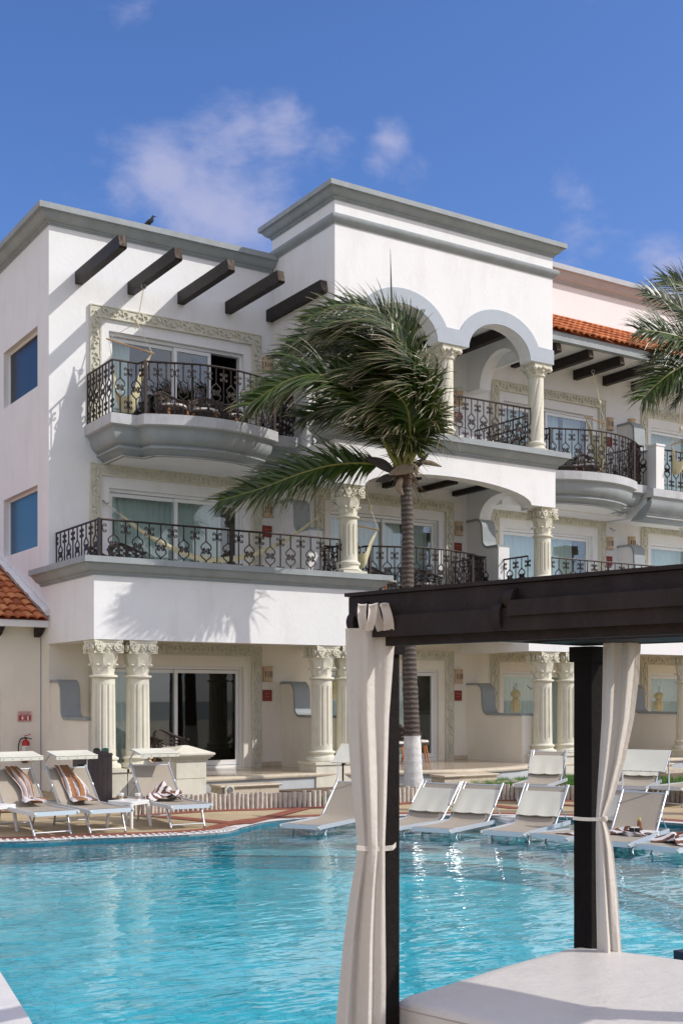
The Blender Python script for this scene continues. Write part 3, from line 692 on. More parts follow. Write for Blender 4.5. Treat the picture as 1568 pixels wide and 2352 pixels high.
def scrolls(mb, p0, p1, out, wid):   # carved S scrolls and leaves along a band
    p0 = Vector(p0); p1 = Vector(p1); d = (p1 - p0); L = d.length; d.normalize(); w = d.cross(out).normalized(); n_ = max(1, int(L / .21)); s = L / n_
    for i in range(n_):
        c = p0 + d * s * (i + .5); sg = 1 if i % 2 else -1
        pts = []
        for k in range(8):
            t = k / 7; a = t * 1.5 * PI; r = wid * .36 * (1 - .62 * t); pts.append(c + d * (-s * .18 + r * math.cos(a)) + w * (sg * r * math.sin(a)) + out * .02)
        mb.tube(pts, [.017, .022, .024, .023, .021, .019, .017, .014], 4, cap=True)
        q = c + d * s * .27 - w * sg * wid * .12
        mb.obox(q + out * .018, (d + w * sg * .8).normalized() * .055, (w - d * sg * .8).normalized() * .018, out * .014)
        mb.obox(c - d * s * .30 + w * sg * wid * .30 + out * .014, (d - w * sg).normalized() * .04, (w + d * sg).normalized() * .014, out * .012)
def surround(cx, f):
    mb = MB(); o0, i0 = 1.985, 1.745; zt = f + 2.67; zi = f + 2.43; fr = YW - .05; out = Vector((0, -1, 0))
    mb.extrude([(cx - o0, f), (cx - i0, f), (cx - i0, zi), (cx + i0, zi), (cx + i0, f), (cx + o0, f), (cx + o0, zt), (cx - o0, zt)], fY, fr, YW - .002)
    e = .018
    for s in (-1, 1):
        mb.box(min(cx + s * i0, cx + s * (i0 + .03)), max(cx + s * i0, cx + s * (i0 + .03)), fr - e, fr - .001, f, zi + .03)
        mb.box(min(cx + s * o0, cx + s * (o0 - .02)), max(cx + s * o0, cx + s * (o0 - .02)), fr - e, fr - .001, f, zt)
        scrolls(mb, (cx + s * (i0 + .125), fr, f + .05), (cx + s * (i0 + .125), fr, zt - .06), out, .2)
    mb.box(cx - i0, cx + i0, fr - e, fr - .001, zi, zi + .03); mb.box(cx - o0 + .02, cx + o0 - .02, fr - e, fr - .001, zt - .02, zt)
    scrolls(mb, (cx - i0, fr, zi + .13), (cx + i0, fr, zi + .13), out, .2)
    return mb.build('door_surround', 'surround', HB, smooth=40)
def leaf_frame(mb, x0, x1, z0, z1, y):
    w = .075
    mb.wall(fY, x0, x1, z0, z1, y, y + .05, [(x0 + w, x1 - w, z0 + w + .03, z1 - w)])
def pleats(x0, x1, z0, z1, y, name, par, amp=.035, per=.14):
    mb = MB(); L = x1 - x0; n_ = max(4, int(L / per * 6)); ph = random.random() * 6
    mb.grid(lambda u, v: (x0 + L * u, y + amp * math.sin(u * L / per * 2 * PI + ph + .6 * math.sin(u * 9 + v * 1.3)) * (0.7 + .3 * math.sin(u * 13 + ph)), z0 + (z1 - z0) * v), n_, 6)
    return mb.build(name, 'curtain_in', par, smooth=80)
def door(cx, f, leaves, curtains, dark=(), ornate=True):
    x0, x1 = cx - 1.565, cx + 1.565; z0, z1 = f, f + 2.2
    if ornate: surround(cx, f)
    mb = MB(); mb.wall(fY, x0 + .001, x1 - .001, z0 + .001, z1 - .001, YW + .10, YW + .24, [(x0 + .06, x1 - .06, z0 + .05, z1 - .06)])
    d = mb.build('sliding_door', 'upvc', HB)
    for k, (a, b) in enumerate(leaves):
        y = YW + (.12 if k % 2 else .175)
        mb = MB(); leaf_frame(mb, a, b, z0 + .06, z1 - .07, y); mb.build('door_leaf', 'upvc', d)
        mb = MB(); mb.box(a + .076, b - .076, y + .02, y + .03, z0 + .165, z1 - .146); mb.build('glass_pane', 'glass_dark' if k in dark else 'glass', d)
    for (a, b) in curtains: pleats(a, b, z0 + .08, z1 - .02, YW + .42, 'room_curtain', d)
    return d
for i, cx in enumerate(cx_units):
    for j, f in enumerate(FL):
        L, R = cx - 1.50, cx + 1.50; m = cx
        if i == 0 and j == 2: door(cx, f, [(L, cx), (cx - .06, cx + .82)], [(cx - 1.48, cx - .95)], dark=()); continue
        if i == 0 and j == 0: door(cx, f, [(L, m + .04), (m - .04, R)], [(L, L + 1.0)], dark=(1,)); continue
        if i == 1 and j == 0: door(cx, f, [(L, m + .04), (m - .04, R)], [(L, m + .9)], dark=()); continue
        if i >= 2 and j == 0: door(cx, f, [(L, m + .04), (m - .04, R)], [(L, m + 1.1)]); continue
        door(cx, f, [(L, m + .04), (m - .04, R)], [(L, m + 1.2)] if (i + j) % 2 else [(L, m + .7), (m + .85, R)])
# lamps and number plates
def lamp(x, z):
    mb = MB(); n_ = 10; h = .34; r = .13
    P_ = [(x + r * math.cos(PI + PI * k / n_), YW - r * .85 * math.sin(PI * k / n_)) for k in range(n_ + 1)]
    for k in range(n_):
        a, b = P_[k], P_[k + 1]
        mb.poly([(a[0], a[1], z), (b[0], b[1], z), (b[0], b[1], z + h), (a[0], a[1], z + h)])
    mb.poly([(p[0], p[1], z) for p in P_]); mb.poly([(p[0], p[1], z + h) for p in P_])
    mb.tube([(p[0] + (p[0] - x) * .04, p[1] - .004, z + h - .012) for p in P_], .012, 5); mb.tube([(p[0] + (p[0] - x) * .04, p[1] - .004, z + .012) for p in P_], .012, 5)
    o = mb.build('wall_lamp', 'terra', HB, smooth=50)
    mb = MB()
    for k in (2.9, 4.3, 5.7, 7.1):
        a = PI + PI * k / n_; px_, py_ = x + r * 1.01 * math.cos(a), YW - (r * .85 + .003) * math.sin(PI * k / n_); t = Vector((-math.sin(a), 0, 0)) * .01
        mb.box(px_ - .007, px_ + .007, py_ - .004, py_ + .004, z + .10, z + .235)
    mb.build('lamp_slots', 'black', o)
def plate(x, z):
    mb = MB(); mb.box(x - .115, x + .115, YW - .03, YW - .002, z, z + .25); o = mb.build('number_plate', 'plate', HB)
    mb = MB()
    for k in range(4): mb.box(x - .06 + k * .035, x - .04 + k * .035, YW - .034, YW - .0302, z + .16, z + .185)
    mb.box(x - .05, x + .05, YW - .034, YW - .0302, z + .10, z + .112)
    mb.build('plate_lettering', 'platetxt', o)
for i, cx in enumerate(cx_units[:4]):
    for j, f in enumerate(FL):
        lamp(cx + 2.15, f + 1.88); plate(cx + 2.14, f + 1.45)
        if i >= 2 and i < 4: lamp(cx + 3.0, f + 1.95)

# columns
def capital(mb, x, y, z0, z1, s, rb):
    zb = z1 - .25; n_ = 32
    zs = [z0 + (zb - z0) * k / 12 for k in range(13)]
    def rf(t, z, i):
        u = i / 12; r = rb * (1 + .38 * u ** 2.2)
        a = max(0, math.cos(8 * t)) ; b_ = max(0, -math.cos(8 * t))
        r += .022 * a * math.sin(PI * min(1, u / .52)) + .024 * b_ * math.sin(PI * max(0, (u - .25) / .75)) - .012
        return r
    mb.rev(x, y, zs, rf, n_)
    for k in range(8):
        t = 2 * PI * (k + .5) / 8 + PI / 8; r = rb * 1.12 + .03
        mb.ball((x + r * math.cos(t), y + r * math.sin(t), z0 + (zb - z0) * .46), .035, 6, .8)
    h = s / 2
    # abacus with hollow faces
    ring = []
    for q in range(4):
        a0 = PI / 4 + q * PI / 2
        c0 = Vector((math.cos(a0), math.sin(a0))) * h * 1.38; c1 = Vector((math.cos(a0 + PI / 2), math.sin(a0 + PI / 2))) * h * 1.38
        nrm = -(c0 + c1).normalized()
        for k in range(6):
            u = k / 6; p = c0.lerp(c1, u) + nrm * .045 * math.sin(PI * u); ring.append((x + p.x, y + p.y))
    for za, zc, sc in ((zb, zb + .035, 1.0), (zb + .035, z1 - .05, .93), (z1 - .05, z1 - .003, .98)):
        b = len(mb.v); m_ = len(ring)
        for z in (za, zc):
            for p in ring: mb.v.append((x + (p[0] - x) * sc, y + (p[1] - y) * sc, z))
        for k in range(m_): mb.face((b + k, b + (k + 1) % m_, b + m_ + (k + 1) % m_, b + m_ + k))
        mb.face([b + k for k in range(m_)][::-1]); mb.face([b + m_ + k for k in range(m_)])
    for q in range(4):
        a = q * PI / 2; nx, ny = math.cos(a), math.sin(a); tx, ty = -ny, nx
        for sg in (-1, 1):
            c = Vector((x + nx * h * .93 + tx * sg * h * .62, y + ny * h * .93 + ty * sg * h * .62, zb + .105))
            pts = []
            for k in range(12):
                u = k / 11; an = PI * .5 + sg * u * 3.2 * PI; r = .085 * (1 - .75 * u)
                pts.append(c + Vector((tx * r * math.cos(an), ty * r * math.cos(an), r * math.sin(an))) + Vector((nx, ny, 0)) * (.012 + .02 * u))
            mb.tube(pts, .020, 5)
            mb.obox(c + Vector((nx, ny, 0)) * .01, Vector((tx, ty, 0)) * .05, Vector((nx, ny, 0)) * .012, (0, 0, .05))
        c = Vector((x + nx * h * .92, y + ny * h * .92, zb + .12))
        for (du, dv, s_) in ((0, 0, .035), (.035, .04, .022), (-.035, .04, .022), (.035, -.04, .022), (-.035, -.04, .022), (0, -.07, .02)):
            mb.ball(c + Vector((tx * du + nx * .015, ty * du + ny * .015, dv)), s_, 6)
def column(x, y, z0, z1, kind, label=None):
    if kind == 'ground':
        r = .225; ped = .565; zs0 = .80; za = z1 - .70; s = .58
    elif kind == 'middle':
        r = .205; ped = None; zs0 = z0 + .30; za = z1 - .67; s = .54
    else:
        r = .185; ped = None; zs0 = z0 + .28; za = z1 - .28; s = .52
    mb = MB(); n_ = 48
    if kind != 'upper':
        zl = [zs0, zs0 + .05, zs0 + .09, zs0 + .14] + [zs0 + .14 + (za - .32 - zs0) * k / 6 for k in range(1, 7)] + [za - .12, za - .07, za]
        def rf(t, z, i):
            fl = 1 if zs0 + .12 < z < za - .13 else 0
            u = (z - zs0) / (za - zs0); base = r * (1 - .06 * u)
            return base - fl * .030 * max(0, math.cos(12 * t)) ** .6
        mb.rev(x, y, zl, rf, n_)
    else:
        zl = [zs0 + (za - zs0) * k / 28 for k in range(29)]
        def rf(t, z, i):
            u = (z - zs0) / (za - zs0); e = min(1, u / .06, (1 - u) / .06)
            g = (t * 6 - u * 11) % (2 * PI); return r * (1 - .05 * u) - .022 * e * max(0, 1 - abs(g - PI) / .8)
        mb.rev(x, y, zl, rf, n_)
    sh = mb.build('column', 'column', HB, smooth=30)
    if label: sh['label'] = label
    mb = MB(); pr = [(r * 1.02, za - .005), (r * 1.17, za + .012), (r * 1.17, za + .04), (r * 1.0, za + .055)]
    mb.lathe(x, y, pr, 24)
    if kind != 'upper': capital(mb, x, y, za + .05, z1, s, r * .93)
    else:
        zb = z1 - .10
        def rf2(t, z, i):
            u = (z - za) / (zb - za); return r * (1 + .35 * u) + .03 * math.cos(8 * t) * math.sin(PI * u) + .012 * math.cos(16 * t)
        mb.rev(x, y, [za + .05 + (zb - za - .05) * k / 6 for k in range(7)], rf2, 32)
        for k in range(16):
            t = 2 * PI * k / 16; rr = r * 1.28 + (.03 if k % 2 else .0)
            mb.ball((x + rr * math.cos(t), y + rr * math.sin(t), za + .11 + (.06 if k % 2 else 0)), .038, 6)
        h = s / 2
        for (dx, dy) in ((1, 1), (1, -1), (-1, 1), (-1, -1)):
            mb.ball((x + dx * h * .88, y + dy * h * .88, zb - .02), .06, 7)
        for (dx, dy) in ((1, 0), (0, -1), (-1, 0), (0, 1)): mb.ball((x + dx * h, y + dy * h, zb + .01), .045, 7)
        mb.box(x - h, x + h, y - h, y + h, zb, z1 - .003)
    mb.build('capital', 'column', sh, smooth=45)
    mb = MB()
    zb = ped if ped else z0
    if kind == 'ground':
        mb.box(x - .33, x + .33, y - .33, y + .33, 0, ped - .06); mb.box(x - .36, x + .36, y - .36, y + .36, ped - .06, ped)
        mb.box(x - .35, x + .35, y - .35, y + .35, 0, .36) if False else None
        b0 = .001
    else:
        mb.box(x - .29, x + .29, y - .29, y + .29, z0 + .001, z0 + .07); b0 = .07
    H = zs0 - zb
    mb.lathe(x, y, [(r * 1.42, zb + b0), (r * 1.48, zb + b0 + H * .10), (r * 1.40, zb + H * .36), (r * 1.15, zb + H * .46), (r * 1.10, zb + H * .62), (r * 1.25, zb + H * .72), (r * 1.27, zb + H * .84), (r * 1.05, zb + H * .95), (r * 1.0, zb + H * 1.02)], 24)
    mb.build('column_base', 'column', sh, smooth=35)
    return sh
for x in (8.13, 8.81, 12.88, 13.50, 18.98, 19.74, 23.9, 24.6): column(x, 20.78, 0, 2.95, 'ground')
for x in (13.49, 18.92): column(x, 20.72, 4.44, 6.29, 'middle')
column(24.2, 20.78, 4.44, 6.29, 'middle')
for x in (13.42, 16.02, 18.68): column(x, 20.68, 7.545, 9.60, 'upper')

# terrace fascias (first floor) and their cornices
def ring(z0, z1, t): return [(0, z0), (0, z1), (-t, z1), (-t, z0), (0, z0)]
for path in ([(7.838, 23.42), (7.838, YF), (14.04, YF), (14.04, YW - .003)], [(18.3, YW - .003), (18.3, YF), (40, YF)]):
    mb = MB(); mb.sweep(path, ring(2.95, 4.16, .36), cap=True); mb.build('terrace_fascia', 'white', HB)
    mb = MB(); mb.sweep(path, crown(4.12, .32, .27) + [(-.37, 4.44), (-.37, 4.165), (0.001, 4.165)]); mb.build('terrace_cornice', 'grey', HB, smooth=35)
mb = MB()
mb.box(8.2, 13.69, 20.85, YW - .003, 3.2, 4.0); mb.box(14.05, 18.29, 21.0, YW - .003, 3.2, 4.0); mb.box(18.65, 40, 20.85, YW - .003, 3.2, 4.0)
mb.build('terrace_floor', 'white', HB)

def parapet_balcony(cx, lip, name='balcony'):
    hw = 2.09
    path = [(cx - hw, YW - .003), (cx - hw, 21.57), (cx - 1.56, 21.57), (cx - 1.5, 21.36)]
    n_ = 14
    for k in range(n_ + 1):
        x = -1.38 + 2.76 * k / n_; path.append((cx + x, 20.93 + .36 * (x / 1.38) ** 2))
    path += [(cx + 1.5, 21.36), (cx + 1.56, 21.57), (cx + hw, 21.57), (cx + hw, YW - .003)]
    mb = MB()
    prof = [(-.35, lip), (0, lip), (.0, lip - .20), (-.05, lip - .22)]
    b = MB()
    mb.sweep(path, prof + [(-.35, lip - .22)]); o = mb.build(name, 'lip', HB)
    mb = MB()
    prof = [(-.05, lip - .22), (-.08, lip - .235), (-.11, lip - .28), (-.115, lip - .33), (-.13, lip - .40), (-.17, lip - .47), (-.23, lip - .525), (-.28, lip - .545), (-.28, lip - .57), (-.25, lip - .58), (-.25, lip - .61), (-.30, lip - .63), (-.37, lip - .68), (-.42, lip - .72), (-.42, lip - .745), (-.47, lip - .745)]
    mb.sweep(path, prof, cap=False); 
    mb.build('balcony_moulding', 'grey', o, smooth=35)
    mb = MB()
    inn = [(cx - hw + .36, YW - .003), (cx - hw + .36, 21.93), (cx - 1.3, 21.93), (cx - 1.2, 21.66)]
    for k in range(9):
        x = -1.1 + 2.2 * k / 8; inn.append((cx + x, 21.29 + .36 * (x / 1.38) ** 2 + .02))
    inn += [(cx + 1.2, 21.66), (cx + 1.3, 21.93), (cx + hw - .36, 21.93), (cx + hw - .36, YW - .003)]
    mb.poly([(a, b, lip - .735) for a, b in inn]); mb.build('balcony_soffit', 'white', o)
    mb = MB(); fl = [(a, b, lip - .15) for a, b in inn]; mb.poly(fl); mb.build('balcony_floor', 'lip', o)
    return path
pb1 = parapet_balcony(10.68, 7.40)
pb2 = parapet_balcony(15.95, 4.16)
pb3 = parapet_balcony(21.25, 7.40)
pb3b = parapet_balcony(21.25 + 13.5, 7.40)
# straight balcony slab further right on the top floor
mb = MB(); mb.sweep([(23.30, 21.32), (34, 21.32)], [(-.4, 7.30), (0, 7.30), (0, 7.10), (-.05, 7.08), (-.4, 7.08)]); sb = mb.build('balcony', 'lip', HB)
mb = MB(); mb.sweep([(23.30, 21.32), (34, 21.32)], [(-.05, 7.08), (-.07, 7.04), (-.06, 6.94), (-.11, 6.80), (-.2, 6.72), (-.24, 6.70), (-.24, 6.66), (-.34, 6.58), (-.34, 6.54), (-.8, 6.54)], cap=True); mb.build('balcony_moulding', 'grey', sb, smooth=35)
mb = MB(); mb.box(23.36, 34, 21.6, YW - .003, 6.60, 7.2); mb.box(18.96, 23.2, 22.2, YW - .003, 6.62, 7.2); mb.build('balcony_slab', 'white', HB)
mb = MB(); mb.box(23.42, 23.72, 21.34, 21.64, 7.302, 8.42); mb.box(23.40, 23.74, 21.32, 21.66, 8.42, 8.47); mb.build('balcony_pier', 'white', HB)

# tower
def arch_plate(mb, u0, u1, ztop, zspring, arches, fmap, w0, w1, n_=20):
    pts = [(u0, ztop), (u0, zspring)]
    for (c, rx, rz_) in arches:
        pts += arc(c, zspring, rx, rz_, PI, 0, n_)
    pts += [(u1, zspring), (u1, ztop)]
    mb.extrude(pts, fmap, w0, w1)
mb = MB()
arch_plate(mb, 12.96, 19.03, 7.2, 6.29, [(16.0, 2.3, .42)], fY, 20.4, 20.75)
mb.build('tower_lower_wall', 'white', HB)
mb = MB(); arch_plate(mb, 20.752, YW - .003, 7.2, 6.29, [(21.85, .75, .45)], fX, 12.96, 13.3); mb.build('tower_side_beam', 'white', HB)
mb = MB(); arch_plate(mb, 20.752, YW - .003, 7.2, 6.25, [(21.75, .76, .52)], fX, 18.5, 18.85); mb.build('partition_arch', 'white', HB)
mb = MB(); arch_plate(mb, 20.752, YW - .003, 10.6, 9.45, [(21.75, .76, .78)], fX, 18.5, 18.85); mb.build('partition_arch', 'white', HB)
mb = MB(); arch_plate(mb, 12.96, 18.94, 12.3, 9.60, [(14.69, .90, .66), (17.35, .90, .66)], fY, 20.4, 20.75); mb.build('tower_arcade_wall', 'white', HB)
# grey-blue painted band round the arches, 2 cm proud
mb = MB()
def band_outline():
    top = 9.93; out = [(12.94, 9.598)]
    for c in (14.69, 17.35): out += arc(c, 9.598, .898, .66, PI, 0, 20)
    out += [(18.965, 9.598), (18.965, top)]
    def outer(c):
        P_ = arc(c, 9.598, 1.22, .98, 0, PI, 26); return [p for p in P_ if p[1] >= top]
    out += outer(17.35) + outer(14.69) + [(12.94, top)]
    return out
mb.extrude(band_outline(), fY, 20.378, 20.3985); mb.build('arch_band', 'band_blue', HB)
mb = MB()
mb.wall(fX, 20.752, YW, 7.2, 12.3, 12.96, 13.3, [(20.95, 21.5, 7.2, 9.8)]); mb.build('tower_side_wall', 'white', HB)
mb = MB(); mb.box(18.86, 18.939, 20.752, YW, 9.95, 12.3); mb.box(18.5, 18.86, 20.752, YW, 10.62, 12.3); mb.box(13.3, 18.5, 22.7, YW - .002, 11.4, 12.3); mb.build('tower_side_wall', 'white', HB)
mb = MB(); mb.sweep([(12.96, 21.0), (12.96, 20.4), (19.03, 20.4), (19.03, 21.4)], crown(7.18, .36, .26) + [(-.34, 7.54), (-.34, 7.22), (.001, 7.22), (.001, 7.18)]); mb.build('tower_cornice', 'grey', HB, smooth=35)
TP = [(12.96, 20.4), (18.94, 20.4), (18.94, 23.0), (12.96, 23.0)]
mb = MB(); mb.sweep(TP, [(0, 11.60), (.02, 11.60), (.02, 11.62), (.05, 11.64), (.10, 11.68), (.12, 11.72), (.12, 11.76), (.08, 11.79), (.04, 11.795), (0, 11.80)], closed=True); mb.build('tower_string_course', 'grey', HB, smooth=40)
mb = MB(); mb.sweep(TP, [(0, 12.08)] + crown(12.08, .30, .24) + [(-.35, 12.38), (-.35, 12.25)], closed=True); mb.build('tower_cornice', 'grey', HB, smooth=35)
mb = MB(); mb.box(13.3, 18.6, 20.75, 22.9, 12.2, 12.3); mb.build('tower_roof', 'grey_light', HB)
mb = MB(); mb.box(13.3, 18.5, 20.752, YW - .003, 6.96, 7.3); mb.build('loggia_floor', 'white', HB)
mb = MB(); mb.box(13.3, 18.5, 20.752, YW - .003, 10.56, 10.7); mb.build('loggia_ceiling', 'white', HB)
mb = MB(); mb.box(18.96, 23, 20.9, 21.9, 6.5, 6.6) if False else None

# S-shaped divider walls
def divider(x, f, T, L, yend, w=.34, m='cream_wall', capm='grey'):
    zt, zl = f + T, f + L
    top = [(YW - .003, zt), (22.62, zt)] + [(22.62 - .2 * math.sin(a), zt - .2 + .2 * math.cos(a)) for a in [PI / 2 * k / 6 for k in range(1, 7)]]
    top += [(22.40, zl + .22)] + [(22.40 - .22 + .22 * math.cos(a), zl + .22 - .22 * math.sin(a)) for a in [PI / 2 * k / 6 for k in range(1, 7)]] + [(yend, zl)]
    z0 = f - .35 if f < 1 else f
    mb = MB(); mb.extrude([(YW - .003, z0), (yend, z0)] + top[::-1], fX, x - w / 2, x + w / 2); o = mb.build('divider_wall', m, HB)
    off = []
    for i, p in enumerate(top):
        a = Vector(top[max(i - 1, 0)]); b = Vector(top[min(i + 1, len(top) - 1)]); d = (b - a).normalized(); nn = Vector((d.y, -d.x)); 
        if nn.y < 0 and abs(nn.y) > .1: nn = -nn
        if abs(nn.y) <= .1 and nn.x > 0: nn = -nn
        off.append((p[0] + nn.x * .055, p[1] + nn.y * .055))
    mb = MB(); mb.extrude(top + off[::-1], fX, x - w / 2 - .03, x + w / 2 + .03); mb.build('divider_cap', capm, o, smooth=40)
divider(8.07, .35, 1.83, 1.10, 20.95)
divider(13.36, .35, 1.83, 1.10, 20.95); divider(18.67, .35, 1.83, 1.10, 20.95); divider(23.9, .35, 1.83, 1.10, 20.95)
divider(13.36, 4.0, 2.22, 1.50, 21.8, m='white'); divider(18.67, 4.0, 2.22, 1.50, 21.8, m='white'); divider(23.9, 4.0, 1.95, 1.2, 21.2, m='white')
divider(23.9, 7.23, 2.02, 1.15, 21.66, m='white')

# porch
pp = [(7.95, 20.62), (9.6, 20.32), (13.2, 20.52), (13.8, 20.32), (14.6, 19.88), (15.3, 19.69), (16, 19.62), (16.8, 19.69), (17.5, 19.88), (18.3, 20.32), (19.2, 20.5), (40, 20.5)]
mb = MB(); mb.sweep([(7.95, 22.9)] + pp, [(0, 0), (0, .27)], cap=False); mb.build('porch_plinth', 'plinth', HB)
mb = MB(); mb.sweep([(7.95, 22.9)] + pp, [(0, .27), (.05, .275), (.065, .31), (.05, .345), (0, .352), (-.22, .352)], cap=False); mb.build('porch_nosing', 'stone', HB, smooth=60)
mb = MB(); mb.poly([(x + (.15 if k == 0 else 0), y + .15, .349) for k, (x, y) in enumerate(pp)] + [(40, 23.0, .349), (8.1, 23.0, .349)]); mb.build('porch_floor', 'porch', HB)
for cx, nx in zip(cx_units[:-1], cx_units[1:]):
    mb = MB(); mb.box(cx + 1.99, nx - 1.99, YW - .02, YW - .001, .352, .45); mb.build('skirting', 'stone', HB)
# beams
def beam_x(x, y0, y1, z0, z1, w=.16, name='roof_beam', lab=None):
    mb = MB(); hw = w / 2; o = Vector((x, y0, z0))
    mb.extrude([(y0, z0), (y1, z0), (y1 + .0, z1 - .06), (y1 + .05, z1), (y0, z1)] if False else [(y0, z0), (y1 + .03, z0), (y1, z0 + .03), (y1 + .05, z1), (y0, z1)], fX, x - hw, x + hw)
    r = mb.build(name, 'beam', HB)
    if lab: r['label'] = lab
    mb = MB(); mb.poly([(x - hw + .004, y1 - .002, z0 + .035), (x + hw - .004, y1 - .002, z0 + .035), (x + hw - .004, y1 + .048, z1 - .004), (x - hw + .004, y1 + .048, z1 - .004)]); mb.build('beam_end', 'beam_end', r)
for x in (8.47, 9.60, 10.73, 11.86, 12.88): beam_x(x, YW - .001, 20.66, 10.25, 10.50, .155)
for k in range(9): beam_x(20.0 + 1.08 * k, YW - .001, 21.30, 10.30, 10.54, .16)
for k in range(5): beam_x(13.9 + 1.05 * k, YW - .001, 20.9, 10.30, 10.54, .16, 'ceiling_beam')
for k in range(5): beam_x(13.9 + 1.05 * k, YW - .001, 21.6, 6.84, 6.955, .14, 'ceiling_beam')

# tiled roofs
def tiles(mb, x0, x1, y0, z0, y1, z1, sp, rows):  # eave (y0,z0) up to (y1,z1)
    dy, dz = y1 - y0, z1 - z0; L = math.hypot(dy, dz); ey, ez = dy / L, dz / L; ny, nz = -ez, ey; nc = int((x1 - x0) / sp)
    for c in range(nc):
        for r in range(rows):
            s0 = L * r / rows - .03; s1 = L * (r + 1) / rows + .05; xc = x0 + sp * (c + .5) + random.uniform(-.008, .008); rot = random.uniform(-.012, .012)
            b = len(mb.v); n_ = 6; R = sp * .52
            for (s, lift, rr) in ((s0, .045, R), (s1, .0, R * .86), (s0, .027, R * .8)):
                for k in range(n_ + 1):
                    a = PI * k / n_; u = -rr * math.cos(a); h = rr * .62 * math.sin(a) + lift + random.uniform(-.002, .002)
                    mb.v.append((xc + u + rot * (s - s0) * 5, y0 + ey * s + ny * h, z0 + ez * s + nz * h))
            for k in range(n_):
                mb.face((b + k, b + k + 1, b + n_ + 2 + k, b + n_ + 1 + k)); mb.face((b + k, b + k + 1, b + 2 * n_ + 3 + k, b + 2 * n_ + 2 + k))
    mb.poly([(x0, y0 + .05, z0), (x1, y0 + .05, z0), (x1, y1, z1), (x0, y1, z1)])
mb = MB(); tiles(mb, 18.97, 34, 21.10, 10.74, YW, 11.86, .20, 5); mb.build('tiled_roof', 'tile', HB, smooth=50)
mb = MB(); mb.box(18.96, 34, 21.17, 21.35, 10.52, 10.73); mb.build('eave_beam', 'grey', HB)
mb = MB(); mb.extrude([(21.35, 10.545), (YW - .003, 10.545), (YW - .003, 11.6), (21.35, 10.7)], fX, 18.96, 34); mb.build('eave_ceiling', 'white', HB)

# ------------------------------------------------------------------ low tiled wing at the left
LB = thing('low_tiled_wing', 'low cream wing with dark red barrel tile roof at the left of the hotel', 'building', (6, 23.5, 0))
mb = MB(); pts = [(-6, 0), (5.2, 0), (5.2, 2.0)] + arc(6.11, 2.0, .91, .62, PI, 0, 12)[0:] + [(7.02, 0), (7.83, 0), (7.83, 3.45), (-6, 3.45)]
mb.extrude(pts, fY, 23.45, 23.75); mb.build('wall', 'cream_wall', LB)
mb = MB(); mb.box(4.5, 7.8, 25.2, 25.3, 0, 3.4); mb.build('inner_wall', 'cream_wall', LB)
mb = MB(); tiles(mb, 3.0, 7.83, 22.90, 3.42, 26.5, 4.92, .19, 10); mb.build('tiled_roof', 'tile', LB, smooth=50)
mb = MB(); mb.box(3.0, 7.83, 22.93, 23.05, 3.28, 3.41); mb.box(3.0, 7.83, 23.05, 23.449, 3.36, 3.41); mb.build('eave_board', 'white', LB)
for x in (7.75, 6.95, 6.15):
    mb = MB(); mb.extrude([(22.99, 3.355), (23.44, 3.355), (23.44, 3.1), (23.3, 3.15)], fX, x - .06, x + .06); mb.build('rafter_tail', 'beam', LB)
mb = MB(); P_ = [(7.8, 22.9 + 3.6 * k / 24, 3.42 + 1.5 * k / 24 + .16 + random.uniform(-.02, .02)) for k in range(25)]
mb.tube(P_, .075, 6); mb.build('mortar_verge', 'white', LB, smooth=60)

# ------------------------------------------------------------------ wrought iron railings
def rail(path, z0, z1, sp, posts=(), name='balcony_railing', bottom=True, phase=0):
    P_ = [Vector((a, b, 0)) for a, b in path]; cum = [0]
    for i in range(1, len(P_)): cum.append(cum[-1] + (P_[i] - P_[i - 1]).length)
    L = cum[-1]
    def at(s):
        s = max(0, min(L - 1e-6, s))
        for i in range(1, len(cum)):
            if s <= cum[i]: d = P_[i] - P_[i - 1]; return P_[i - 1] + d * ((s - cum[i - 1]) / d.length), d.normalized()
    mb = MB(); n_ = max(2, round(L / sp)); H = z1 - z0
    mb.tube([(p.x, p.y, z1) for p in P_], .022, 6)
    if bottom: mb.tube([(p.x, p.y, z0 + .03) for p in P_], .013, 4)
    br = .0145
    def curve(c, d, pts, r=.010): mb.tube([c + d * u + Vector((0, 0, v)) for u, v in pts], r, 4, cap=False)
    fs = min(1.0, sp / .19)
    def flower(c, d, s=1.0):
        for sx in (-1, 1):
            for sz in (-1, 1):
                curve(c, d, [(sx * a * s * fs * 1.12, sz * b * s * 1.1) for a, b in ((.008, .0), (.022, .018), (.028, .045), (.045, .066), (.070, .066), (.083, .045), (.068, .028), (.055, .040))], .0125)
    for k in range(n_ + 1):
        p, d = at(L * k / n_); zc = z0 + H * .5; f1 = z1 - H * .19; f0 = z0 + H * .19
        if H < .9: zc = z0 + H * .48; f1 = z1 - .16; f0 = z0 + .14
        if (k + phase) % 2 == 0:
            mb.tube([(p.x, p.y, z0), (p.x, p.y, z1)], br, 4, cap=False)
            flower(Vector((p.x, p.y, f1)), d); flower(Vector((p.x, p.y, f0)), d)
        else:
            hh = .20
            mb.tube([(p.x, p.y, z0), (p.x, p.y, zc - hh)], br, 4, cap=False); mb.tube([(p.x, p.y, zc + hh), (p.x, p.y, z1)], br, 4, cap=False)
            c = Vector((p.x, p.y, zc))
            for sx in (-1, 1):
                for sz in (-1, 1): curve(c, d, [(sx * a * fs, sz * b) for a, b in ((0, .20), (.022, .17), (.085, .125), (.108, .085), (.10, .04), (.07, .01), (.04, .008))], .0135)
            flower(c, d, .72)
    if len(posts):
        for (x, y) in posts: mb.box(x - .028, x + .028, y - .028, y + .028, z0 - .0, z1 + .015)
    return mb.build(name, 'iron', HB)
